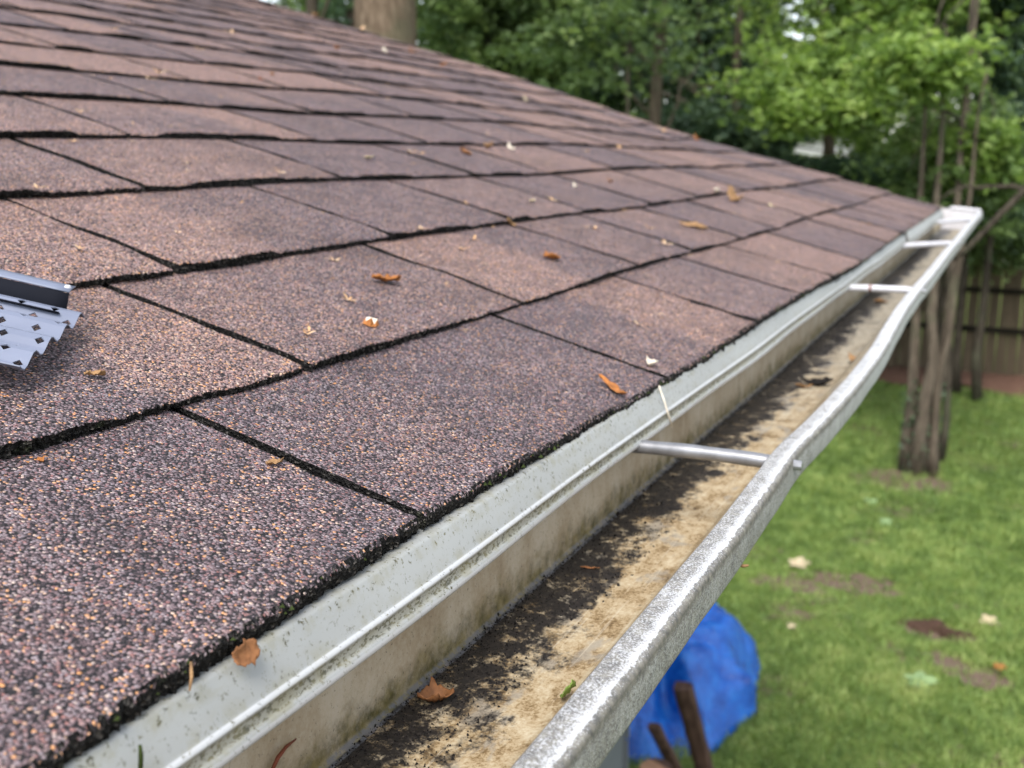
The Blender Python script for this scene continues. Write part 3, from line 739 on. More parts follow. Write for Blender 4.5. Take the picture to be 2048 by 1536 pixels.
# ------------------------------------------------------------------ blue tarp over a wood pile, with timbers and a log
def tarp():
    """a stiff sheet: a few big planes between sharp folds, crumpled in between"""
    c = np.array([-1.84, 5.92]); r = np.random.default_rng(15); na = 22
    ang = np.linspace(0, 2 * math.pi, na, endpoint=False) + r.normal(0, .05, na)
    fold = np.where(np.arange(na) % 2 == 0, 1.0, 1.0)
    rings = []
    for rad, z, inout, zj in ((.0, .50, 0, 0), (.36, .50, .05, .035), (.68, .41, .10, .050), (.90, .23, .10, .030), (1.0, .012, .035, .0)):
        io = 1 + inout * np.where(np.arange(na) % 2 == 0, 1, -1) * r.uniform(.4, 1.3, na)
        x = c[0] + .66 * rad * io * np.cos(ang); y = c[1] + .93 * rad * io * np.sin(ang)
        zz = z + r.normal(0, 1, na) * zj
        pocket = np.exp(-((ang - 5.35) / .30) ** 2) * (rad > .6) * (rad < .95)
        x -= .22 * pocket * np.cos(ang); y -= .22 * pocket * np.sin(ang); zz -= .10 * pocket
        rings.append(np.stack([x, y, zz], 1))
    R_ = np.stack(rings)                              # ring, angle, xyz
    sub = 5; P = []
    for i in range(len(R_) - 1):
        for q in range(sub):
            f = q / sub; P.append(R_[i] * (1 - f) + R_[i + 1] * f)
    P.append(R_[-1]); P = np.stack(P); nr = len(P)
    P = np.concatenate([P[:, :, None] * (1 - f) + np.roll(P, -1, 1)[:, :, None] * f for f in np.arange(5) / 5], 2).reshape(nr, na * 5, 3)
    tri = lambda q: np.abs((q / math.pi) % 2 - 1) * 2 - 1
    X, Y = P[..., 0], P[..., 1]; k_ = np.clip((nr - 1 - np.arange(nr)) / 6, 0, 1)[:, None] * np.clip(np.arange(nr) / 3, 0, 1)[:, None]
    P[..., 2] += k_ * (.060 * tri(X * 15 + Y * 9) * tri(Y * 14 - X * 8) + .028 * tri(X * 33 - Y * 21) * tri(Y * 29 + X * 7) + r.normal(0, .010, X.shape))
    P[..., 2] = np.maximum(P[..., 2], ground_z(X, Y) + .010)
    n2 = na * 5; F = [(i * n2 + j, (i + 1) * n2 + j, (i + 1) * n2 + (j + 1) % n2, i * n2 + (j + 1) % n2) for i in range(nr - 1) for j in range(n2)]
    k = MT('blue_tarp'); p = k.pos(); n = k.noise(p, 9., 4, .6)
    cc = k.ramp(n, [(.25, (.002, .040, .24)), (.5, (.004, .095, .44)), (.75, (.015, .18, .60))])
    spk = k.step(k.noise(p, 42., 2), .70, .76); cc = k.mix(k.math('MULTIPLY', spk, .5), cc, (.35, .33, .36))
    k.done(cc, .24, k.bump(k.noise(p, 45., 4, .6), .5, .03), spec=.55)
    o = build('tarp', P.reshape(-1, 3), np.array(F), k.m, base=True, smooth=False)
    s = o.modifiers.new('thickness', 'SOLIDIFY'); s.thickness = .002
    tag(o, 'crumpled bright blue tarp draped over a low pile on the lawn', 'tarp')
tarp()
def timber(p0, p1, w, d, label, seed):
    p0 = np.array(p0); p1 = np.array(p1); ax = (p1 - p0) / np.linalg.norm(p1 - p0)
    a = np.cross(ax, [0, 1, 0]); a /= np.linalg.norm(a); b = np.cross(ax, a)
    r = np.random.default_rng(seed); n = 12; V = []
    shape = np.array([(-.5, -.4), (.1, -.5), (.5, -.25), (.45, .4), (-.1, .5), (-.5, .3)])
    for i in range(n):
        c = p0 + (p1 - p0) * i / (n - 1); s = shape * (1 + r.normal(0, .05, shape.shape))
        V += [c + a * w * q[0] + b * d * q[1] for q in s]
    k = len(shape); F = [(i * k + j, i * k + (j + 1) % k, (i + 1) * k + (j + 1) % k, (i + 1) * k + j) for i in range(n - 1) for j in range(k)]
    F += [tuple(range(k))[::-1], tuple((n - 1) * k + j for j in range(k))]
    o = build('timber', np.array(V), F, [M['wood'], M['cutwood']], base=True, midx=[0] * (len(F) - 2) + [0, 0])
    return tag(o, label, 'timber')
tb = ground_at(1418, 1580); tt = at(1366, 1372, 5.38)
timber(tt, tb + np.array([0, 0, .02]), .092, .075, 'thick split brown timber leaning against the front of the blue tarp', 1)
tb = ground_at(1385, 1610); tt = at(1308, 1452, 5.12)
timber(tt, tb + np.array([0, 0, .02]), .060, .045, 'thinner dark timber leaning on the tarp beside the thick one', 2)
lg = MB(); c = at(1312, 1538, 4.95); ba = np.array([c[0] + .02, c[1] + .05, -.02]); lg.tube([ba, (ba + c) / 2, c], [.088, .085, .082], 16, rough=.03)
log = lg.build('log', [M['wood']], None, smooth=False)
cut = MB(); cut.tube([c + np.array([0, 0, -.004]), c + np.array([0, 0, .004])], [.078, .076], 16); cut.build('cut_end', [M['cutwood']], log)
tag(log, 'upright round log with pale cut top in front of the blue tarp', 'log')

# ------------------------------------------------------------------ foliage helpers
def leaves(centers, size, r, up=.35, aspect=.55, fold=.18):
    n = len(centers)
    nrm = r.normal(0, 1, (n, 3)); nrm[:, 2] = np.abs(nrm[:, 2]) + up * 2; nrm /= np.linalg.norm(nrm, axis=1)[:, None]
    t = r.normal(0, 1, (n, 3)); t -= nrm * (t * nrm).sum(1)[:, None]; t /= np.linalg.norm(t, axis=1)[:, None]
    b = np.cross(nrm, t); s = size * r.uniform(.6, 1.35, n)[:, None]
    c = np.asarray(centers)
    V = np.stack([c - t * s * .5, c + b * s * aspect * .5 - t * s * .08 + nrm * s * fold, c + t * s * .5, c - b * s * aspect * .5 - t * s * .08 + nrm * s * fold], 1)
    k = 4 * np.arange(n)[:, None]
    F = np.concatenate([k + np.array([[0, 1, 2]]), k + np.array([[0, 2, 3]])])
    return V.reshape(-1, 3), F
def clumpy(ell, n, r, per=45, spread=.16, gaps=(), size=.1):
    """leaf spots along flat drooping sprays, spread loosely through soft-edged crown volumes (centre, radii)"""
    out, tone = [], []
    vol = np.array([np.prod(e[1]) for e in ell]) ** .75; vol /= vol.sum()
    for (c, rad), f in zip(ell, vol):
        m = max(3, int(n * f / per)); rad = np.array(rad)
        cc = np.array(c) + np.clip(r.normal(0, .55, (m, 3)), -1.35, 1.35) * rad
        a = r.uniform(0, 6.283, m); L = size * r.uniform(3.0, 7.5, m); W = L * r.uniform(.22, .45, m)
        d = np.stack([np.cos(a), np.sin(a), r.uniform(-.45, .12, m)], 1); q = np.stack([-np.sin(a), np.cos(a), r.normal(0, .15, m)], 1)
        t = r.uniform(-.5, .5, (m, per)); w = r.normal(0, .5, (m, per)) * (.75 - t)
        pts = cc[:, None] + d[:, None] * (t * L[:, None])[..., None] + q[:, None] * (w * W[:, None])[..., None] + r.normal(0, .05, (m, per, 3)) * L[:, None, None]
        pts[..., 2] -= .22 * L[:, None] * (t + .5) ** 2
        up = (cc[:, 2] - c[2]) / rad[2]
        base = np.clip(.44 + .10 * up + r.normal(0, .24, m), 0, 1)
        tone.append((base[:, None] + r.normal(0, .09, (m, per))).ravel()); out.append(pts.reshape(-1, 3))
    P, T = np.concatenate(out), np.clip(np.concatenate(tone), 0, 1)
    keep = P[:, 2] > .15
    for (g, rad) in gaps:                             # openings in the canopy
        keep &= (((P - np.array(g)) / np.array(rad)) ** 2).sum(1) > 1
    return P[keep], T[keep]
def crooked(p0, p1, n, amp, r):
    p0, p1 = np.array(p0, float), np.array(p1, float); t = np.linspace(0, 1, n)
    w = np.cumsum(r.normal(0, 1, (n, 3)), 0); w -= w[0] + (w[-1] - w[0]) * t[:, None]
    return p0 + (p1 - p0) * t[:, None] + w * amp * np.linalg.norm(p1 - p0) / n
def make_tree(name, label, cat, base, trunks, ell, n, size, mat, seed, bark='bark', group=None, limbs=5, gaps=(), per=22, spread=.16, up=.35, aspect=.55):
    r = np.random.default_rng(seed)
    root = empty(name, base, label, cat, group)
    m = MB()
    for (p0, p1, r0, r1, amp) in trunks:
        pts = crooked(p0, p1, 12, amp, r); m.tube(pts, np.linspace(r0, r1, 12) * (1 + .45 * np.exp(-np.arange(12) * 1.4)), 10, rough=.06)
        for i in range(limbs):
            a = pts[r.integers(6, 12)]
            e = ell[r.integers(len(ell))]; tgt = np.array(e[0]) + r.normal(0, .45, 3) * np.array(e[1])
            m.tube(crooked(a, tgt, 7, .25, r), np.linspace(r1 * .38 + .006, .004, 7), 5)
    m.build('trunk', [M[bark]], root, smooth=True)
    if n:
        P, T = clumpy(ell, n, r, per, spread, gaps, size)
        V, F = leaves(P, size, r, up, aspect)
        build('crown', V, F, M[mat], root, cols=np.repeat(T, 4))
    return root
def E_(px, py, depth, rx, ry, rz=None):               # ellipsoid given by its direction, distance and size in the picture's pixels
    k = depth / FPX; return (at(px, py, depth), (rx * k, (rz if rz else (rx + ry) / 2) * k, ry * k))
def foot(px, py, depth):
    p = at(px, py, depth); p[2] = 0; return p

# ------------------------------------------------------------------ trees round the yard
sky_gaps = [(at(1592, 40, 34), (.62, 3, .70)), (at(1480, 25, 34), (.30, 3, .45)), (at(1650, 15, 34), (.30, 3, .4)), (at(1490, 5, 34), (.25, 3, .3)), (at(570, 14, 34), (.30, 3, .25)), (at(598, 20, 34), (.22, 3, .2)), (at(1645, 150, 34), (.25, 3, .25))]
near_gaps = [(at(1592, 42, d), (32 * d / FPX, 1.6, 40 * d / FPX)) for d in (11, 13, 15, 17, 19, 21, 23, 26)] + [(at(1480, 25, d), (14 * d / FPX, 1.4, 26 * d / FPX)) for d in (13, 15, 17, 19, 21, 23)] \
    + [(at(1652, 14, d), (14 * d / FPX, 1.4, 22 * d / FPX)) for d in (11, 13, 15, 17, 19, 21, 23)] + [(at(585, 16, d), (26 * d / FPX, 1.4, 14 * d / FPX)) for d in (13, 15, 17, 19, 21, 23)]
GAPS = sky_gaps + near_gaps + [(at(x, y, d), (w * d / FPX, 1.3, h * d / FPX)) for d in (11, 12.5, 14, 15.5, 17, 19, 21, 23, 25) for x, y, w, h in ((1625, 300, 44, 17), (1682, 300, 16, 22))]

def straight(px, py0, py1, depth, r0, r1, amp=.12, top=None, dx=0):
    p0 = foot(px, py0, depth); p1 = at(px + dx, py1, depth); return (p0, p1, r0, r1, amp)

# the many-stemmed tree on the lawn
b0 = ground_at(1840, 945)
stems = []
for dx, dy, tx, tz, rr in ((-.13, .0, -.14, 4.3, .068), (-.03, -.08, -.10, 4.6, .070), (.06, .05, .08, 4.9, .074), (.13, -.03, .16, 4.2, .058)):
    stems.append((b0 + np.array([dx, dy, -.03]), b0 + np.array([dx + tx, dy + .3, tz]), rr, rr * .16, .075))
tree_m = make_tree('multi_stem_tree', 'lawn tree with several slim grey-brown stems rising from one base', 'tree', (b0[0], b0[1], 0), stems,
          [E_(1850, 360, 11.4, 110, 46), E_(1980, 370, 11.5, 100, 60), E_(1900, 270, 11.6, 130, 70)], 6500, .085, 'leaf_mid', 31, 'bark_mid', limbs=1, gaps=GAPS)
iv = np.random.default_rng(9)
P = []
for (p0, p1, r0, r1, amp) in stems[:3]:
    t = iv.uniform(0, .22, 160); a = iv.uniform(0, 6.28, 160)
    P.append(p0 + (p1 - p0) * t[:, None] + np.stack([np.cos(a), np.sin(a), 0 * a], 1) * (r0 * 1.25))
V, F = leaves(np.concatenate(P), .055, iv); o = build('ivy', V, F, M['leaf_dark'], tree_m, cols=np.repeat(iv.uniform(.3, 1, len(V) // 4), 4)); o['kind'] = 'stuff'
# fallen-looking bare limb that slants behind the gutter end
mb = MB(); r = np.random.default_rng(2)
mb.tube(crooked(at(2110, 330, 9.0), at(1905, 520, 9.4), 9, .10, r), np.linspace(.034, .022, 9), 8)
mb.tube(crooked(at(1905, 520, 9.4), at(1880, 640, 9.6), 6, .1, r), np.linspace(.026, .012, 6), 6)
mb.tube(crooked(at(2100, 385, 9.2), at(1930, 372, 9.3), 8, .12, r), np.linspace(.026, .014, 8), 7)
mb.tube(crooked(at(1930, 372, 9.3), at(1860, 410, 9.4), 6, .15, r), np.linspace(.014, .006, 6), 6)
mb.tube(crooked(at(2110, 335, 9.0), at(2230, -60, 9.2), 8, .12, r), np.linspace(.042, .075, 8), 8)
pg_ = at(2235, -60, 9.2); mb.tube(crooked((pg_[0] + .12, pg_[1] + .1, -.05), pg_, 10, .08, r), np.linspace(.10, .075, 10), 9)
o = mb.build('bare_tree', [M['bark']], None, smooth=True); tag(o, 'bare grey limbs slanting across behind the end of the gutter', 'tree')

# large tan trunk beyond the roof and its thin neighbour
k9 = 9.0 / FPX
bt = foot(760, 60, 9.0); tp = at(756, -900, 9.0)
make_tree('tan_trunk_tree', 'thick tan-barked tree trunk rising just beyond the roof ridge side', 'tree', bt, [((bt[0], bt[1], -.05), tp, 72 * k9, 62 * k9, .008)],
          [E_(760, -900, 9.0, 300, 120), E_(1000, -760, 9.4, 250, 110), E_(500, -800, 9.4, 250, 120)], 4200, .10, 'leaf_mid', 40, 'bark_tan', limbs=5)
make_tree('slim_tree', 'slim brown trunk seen left of the thick tan trunk', 'tree', foot(624, 20, 15), [straight(624, 20, -500, 15, .10, .08, .06)], [E_(620, -420, 15, 260, 120)], 2600, .11, 'leaf_mid', 41, limbs=5)

T = []
def tr(name, label, base, trunks, ell, n, size, mat, seed, **kw): kw.setdefault('spread', .30); make_tree(name, label, 'tree', base, trunks, ell, n, size, mat, seed, gaps=GAPS, **kw)
tr('young_maple', 'bright yellow-green leafy tree with grey trunk behind the far roof corner', foot(1690, 330, 15.5), [straight(1690, 330, -160, 15.5, .115, .06, .05, dx=-25)],
   [E_(1700, 120, 12.6, 190, 62), E_(1560, 190, 12.4, 110, 60), E_(1800, 165, 12.2, 100, 60), E_(1600, 280, 16.4, 70, 40), E_(1740, 300, 16.6, 130, 50), E_(1660, 215, 12.0, 120, 40), E_(1760, -60, 13.5, 260, 120)], 21000, .10, 'leaf_bright', 50, bark='bark_mid', limbs=6, per=16, aspect=.7)
tr('sapling', 'light green sapling with bent dark stem right of the bright tree', foot(1905, 420, 11), [straight(1925, 420, -40, 11.0, .042, .028, .06, dx=25), (at(1935, 260, 11), at(1795, 140, 10.6), .024, .010, .12)],
   [E_(1840, 130, 10.4, 70, 34), E_(1890, 135, 10.2, 40, 30), E_(1960, 300, 11, 70, 50), E_(1800, 110, 10.5, 60, 30)], 3000, .11, 'leaf_bright', 51, limbs=3, per=14, aspect=.7)
tr('brown_trunk_tree', 'tree with reddish brown trunk behind the bright leafy tree', foot(1815, 400, 18.2), [straight(1815, 400, -60, 18.2, .12, .075, .05, dx=30)],
   [E_(1830, 320, 18.9, 120, 50), E_(1900, 20, 18.6, 150, 70), E_(1720, 380, 18.4, 110, 26), E_(1760, 10, 18.6, 160, 40)], 12000, .12, 'leaf_mid', 52, bark='bark_mid')
tr('blue_green_tree', 'dark blue-green tree at the right side above the fence', foot(2010, 420, 14), [straight(1990, 420, -200, 14, .055, .04, .08), straight(1948, 420, -200, 14.4, .045, .03, .10)],
   [E_(1990, 130, 13.5, 100, 60), E_(2030, 250, 13.4, 90, 50), E_(1960, 400, 13.8, 110, 45), E_(2060, 20, 13.8, 120, 70), E_(1960, -90, 13.8, 180, 90)], 16000, .12, 'leaf_dark', 53)
tr('hemlock', 'dark drooping evergreen behind the middle of the rake edge', foot(1290, 200, 17), [straight(1300, 220, -120, 13.5, .10, .07, .05, dx=30), straight(1490, 220, -160, 14.5, .07, .05, .05)],
   [E_(1160, 60, 17, 150, 70), E_(1280, 150, 16.6, 120, 46), E_(1400, 70, 16.8, 110, 90), E_(1420, 235, 16, 130, 42), E_(1180, 170, 16.5, 120, 40), E_(1400, -90, 17, 200, 100)], 24000, .13, 'leaf_dark', 54, bark='bark_mid')
tr('broadleaf_tree', 'mid green broadleaf tree right of the thick tan trunk', foot(960, 120, 14), [straight(960, 130, -300, 14, .12, .08, .10)],
   [E_(880, 50, 13.6, 60, 60), E_(950, 90, 14, 120, 50), E_(1060, 120, 14, 120, 50), E_(1000, 0, 14, 170, 50), E_(900, 110, 13.4, 60, 30), E_(880, 20, 12.5, 40, 60), E_(1000, -120, 14, 260, 110)], 24000, .12, 'leaf_mid', 55, per=18)
tr('understory_tree', 'small light green tree low beyond the rake edge', foot(1235, 180, 12), [straight(1262, 180, 60, 12, .04, .02, .12)],
   [E_(1245, 172, 11.8, 50, 26), E_(1150, 165, 11.8, 60, 26), E_(1060, 110, 12, 80, 34), E_(1340, 110, 12, 40, 70), E_(1180, 40, 12, 160, 90), E_(1300, -60, 12.5, 160, 90)], 2600, .105, 'leaf_mid', 56, limbs=1, per=12, aspect=.7)
tr('evergreen_shrub', 'dark evergreen shrub hugging the far end of the roof', foot(1480, 300, 15), [straight(1480, 300, 200, 15, .05, .03, .1)],
   [E_(1400, 255, 15, 90, 36), E_(1520, 285, 14.6, 60, 34), E_(1640, 350, 14, 130, 30), E_(1760, 385, 14, 80, 30)], 14000, .11, 'leaf_dark', 57, limbs=4)
tr('green_shrub', 'leafy green shrub behind the gutter end below the limbs', foot(1900, 480, 15.5), [straight(1900, 480, 380, 15.5, .05, .03, .1)],
   [E_(1880, 440, 15.5, 120, 50), E_(2010, 470, 15.3, 80, 46), E_(1780, 420, 16, 100, 40)], 16000, .11, 'leaf_mid', 58, limbs=4)
for i, (px, d, rr, top, lab) in enumerate(((1120, 24, .14, -260, 'thin far trunk in the gap right of the broadleaf tree'), (1520, 25, .16, -300, 'far dark trunk standing beside the bright sky gap'), (1590 + 150, 26, .15, -300, 'far grey trunk behind the bright leafy tree'),
                                           (1870, 22, .15, -260, 'far straight trunk above the right end of the roof'), (700, 22, .18, -260, 'far dark trunk between the slim and the thick trunks'))):
    tr('woodland_tree', lab, foot(px, 300, d), [straight(px, 300, top, d, rr, rr * .7, .06)], [E_(px, -150, d, 150, 90), E_(px + 40, 30, d + .5, 110, 60), E_(px - 50, 120, d + 1, 90, 50)], 5200, .16, 'leaf_mid' if i % 2 else 'leaf_dark', 60 + i, group='far woodland trees')
# the wood behind everything
r = np.random.default_rng(99); ell = []
for px in range(150, 2500, 130):
    for py, d in ((430, 29), (330, 30), (180, 33), (40, 35), (-110, 36), (-260, 36)):
        ell.append(E_(px + r.uniform(-50, 50), py + r.uniform(-40, 40), d + r.uniform(-2, 2), 110, 85, 60))
P, Tn = clumpy(ell, 115000, r, 26, .32, GAPS, .26); V, F = leaves(P, .33, r)
tag(build('far_woods', V, F, M['leaf_mid'], cols=np.repeat(np.clip(Tn * 1.1, 0, 1), 4)), 'dense dark green woods closing off the far background', 'woods', kind='stuff')

# neighbour's pale house glimpsed through the leaves
nh = foot(1640, 300, 27); k27 = 27 / FPX
nb = empty('neighbour_house', nh, 'pale house wall glimpsed through leaves above the far roof corner', 'house')
zt = at(1640, 262, 27)[2]
m = MB(); m.box((nh[0] - 1.6, nh[1], 0), (nh[0] + .85, nh[1] + 3, zt)); nw = m.build('wall', [M['cream']], nb)
for i in range(12):
    z0 = .1 + i * (zt - .1) / 12
    b = MB(); b.box((nh[0] - 1.58, nh[1] - .022, z0), (nh[0] + .83, nh[1] - .002, z0 + (zt - .1) / 12 - .02)); b.build('siding_board', [M['white']], nw)
m = MB(); y0, y1 = nh[1] - .35, nh[1] + 3.4; m.add([(nh[0] - 1.9, y0, zt - .05), (nh[0] + 1.1, y0, zt - .05), (nh[0] + 1.1, (y0 + y1) / 2, zt + .9), (nh[0] - 1.9, (y0 + y1) / 2, zt + .9), (nh[0] + 1.1, y1, zt - .05), (nh[0] - 1.9, y1, zt - .05)],
              [(0, 1, 2, 3), (3, 2, 4, 5), (0, 5, 4, 1), (0, 3, 5), (1, 4, 2)]); m.build('roof', [M['fence_dark']], nb)

# ------------------------------------------------------------------ perforated gutter guard lying on the shingles
def guard():
    a = np.array([.52, -.854]); c = np.array([-.854, -.52]); o = np.array([1.835, 1.850]) * H
    root = empty('gutter_guard', roof_pt(np.array(o[0]), np.array(o[1])), 'grey perforated metal gutter guard with raised dark flange lying on the shingles', 'gutter guard')
    L = .62
    def P(s, t, w): return roof_pt(o[0] + c[0] * s - a[0] * t, o[1] + c[1] * s - a[1] * t, w)
    def wave(s): return .0125 + .0032 * np.sin((s + .004) / .0285 * 2 * math.pi) + .004 * s / .11
    # corrugated sheet, every other cell with a diamond hole
    ds, dt = .0086, .0100; ns, nt = 14, int(L / dt); V, F = [], []
    idx = {}
    def vid(i, j, fs, ft):
        key = (round((i + fs) * 100), round((j + ft) * 100))
        if key not in idx:
            s = (i + fs) * ds - .008; t = (j + ft) * dt
            idx[key] = len(V); V.append(P(np.array(s), np.array(t), float(wave(s))))
        return idx[key]
    for i in range(ns):
        for j in range(nt):
            A, B, Cc, D = vid(i, j, 0, 0), vid(i, j, 1, 0), vid(i, j, 1, 1), vid(i, j, 0, 1)
            b_, r_, t_, l_ = vid(i, j, .5, 0), vid(i, j, 1, .5), vid(i, j, .5, 1), vid(i, j, 0, .5)
            if (i + j) % 2 == 0 and i > 0:
                q = .29
                S_, Ee, Nn, Ww = vid(i, j, .5, .5 - q), vid(i, j, .5 + q, .5), vid(i, j, .5, .5 + q), vid(i, j, .5 - q, .5)
                F += [(A, b_, S_, Ww, l_), (B, r_, Ee, S_, b_), (Cc, t_, Nn, Ee, r_), (D, l_, Ww, Nn, t_)]
            else: F.append((A, b_, B, r_, Cc, t_, D, l_))
    sh = build('perforated_sheet', np.array(V), F, M['guard'], root); s = sh.modifiers.new('thickness', 'SOLIDIFY'); s.thickness = .0007; s.offset = 0
    ts = np.linspace(.011, L, 60)
    def strip(name, pts, mat, bend=0):
        pts = round_profile(pts, .0018, 4) if len(pts) > 2 else np.array(pts)
        Vv = np.array([[P(np.array(q[0]), np.array(t + bend * i * 0), q[1]) for q in pts] for t in ts]).reshape(-1, 3)
        o2 = build(name, Vv, grid_faces(len(ts), len(pts)), mat, root); s = o2.modifiers.new('thickness', 'SOLIDIFY'); s.thickness = .0008; s.offset = 0
    strip('flange', [(-.020, .0245), (-.012, .0252), (-.0065, .0245)], M['guard'])
    strip('flange_web', [(-.0066, .0238), (-.0052, .0125), (.004, .0115)], M['guard_dark'])
    strip('ledge', [(.0042, .0118), (.0120, .0165)], M['guard_dark'])
    for t in (.014, .075, .13, .19):
        m = MB(); p = P(np.array(-.013), np.array(t), .0260); m.tube([p - NR * .0005, p + NR * .0007], [.0022, .0016], 10); m.build('rivet', [M['ferrule_white']], root)
guard()

# ------------------------------------------------------------------ leaf litter on the roof and in the gutter
def leaf_piece(name, label, cat, P0, axis, nrm, L, Wd, mat, curl=.4, fold=.2, seed=0, lift=.001, tip=1.6):
    r = np.random.default_rng(seed + 500); nrm = np.array(nrm, float); nrm /= np.linalg.norm(nrm)
    axis = np.array(axis, float); axis -= nrm * (axis @ nrm); axis /= np.linalg.norm(axis); bx = np.cross(nrm, axis)
    n, k = 14, 7; t = np.linspace(0, 1, n); s = np.linspace(-1, 1, k)
    wd = Wd / 2 * np.sin(np.clip(t, .03, .97) * math.pi) ** (1 / tip) * (1 + r.normal(0, .15, n))
    bend = curl * L * (t - .5) ** 2
    side = .25 * curl * L * np.sin(t * math.pi) * r.choice([-1, 1])
    T_, S_ = np.meshgrid(t, s, indexing='ij')
    sh = r.uniform(-.5, .5); h = bend[:, None] * (1 + .6 * r.normal()) + fold * np.abs(S_ - sh) ** 1.4 * wd[:, None] * (1 + .5 * np.sin(T_ * 5 + sh * 8)) + r.normal(0, .045, (n, k)) * Wd
    V = np.array(P0) + axis * ((T_ - .5) * L)[..., None] + bx * (S_ * wd[:, None] + side[:, None])[..., None]
    h = h - h.min() + lift
    V = V + nrm * h[..., None]
    o = build(name, V.reshape(-1, 3), grid_faces(n, k), mat, base=False, smooth=True)
    sm = o.modifiers.new('thickness', 'SOLIDIFY'); sm.thickness = max(.0003, Wd * .05)
    return tag(o, label, cat)
def on_roof(px, py, lift=0.0):
    u, v = roof_uv(px, py); kc = np.searchsorted(COURSE_V, v) - 1; kc = max(kc, 0)
    v0 = COURSE_V[kc] if kc else .785 * H
    w = -.0090 * (v - v0) / (COURSE_V[kc + 1] - v0)
    return roof_pt(np.array(u), np.array(v), w + lift), u, v
def px_size(P, n): return n * ((np.asarray(P) - CAM) @ FWD) / FPX
def litter(name, label, cat, px, py, length, width, ang, mat, **kw):
    P, u, v = on_roof(px, py)
    L = px_size(P, length * .9); W = px_size(P, min(width, .62 * length))
    kw['fold'] = min(kw.get('fold', .3), 1.0)
    q = on_roof(px + 20 * math.cos(math.radians(ang)), py - 20 * math.sin(math.radians(ang)))[0]
    return leaf_piece(name, label, cat, P, q - P, NR, L, W, mat, **kw)
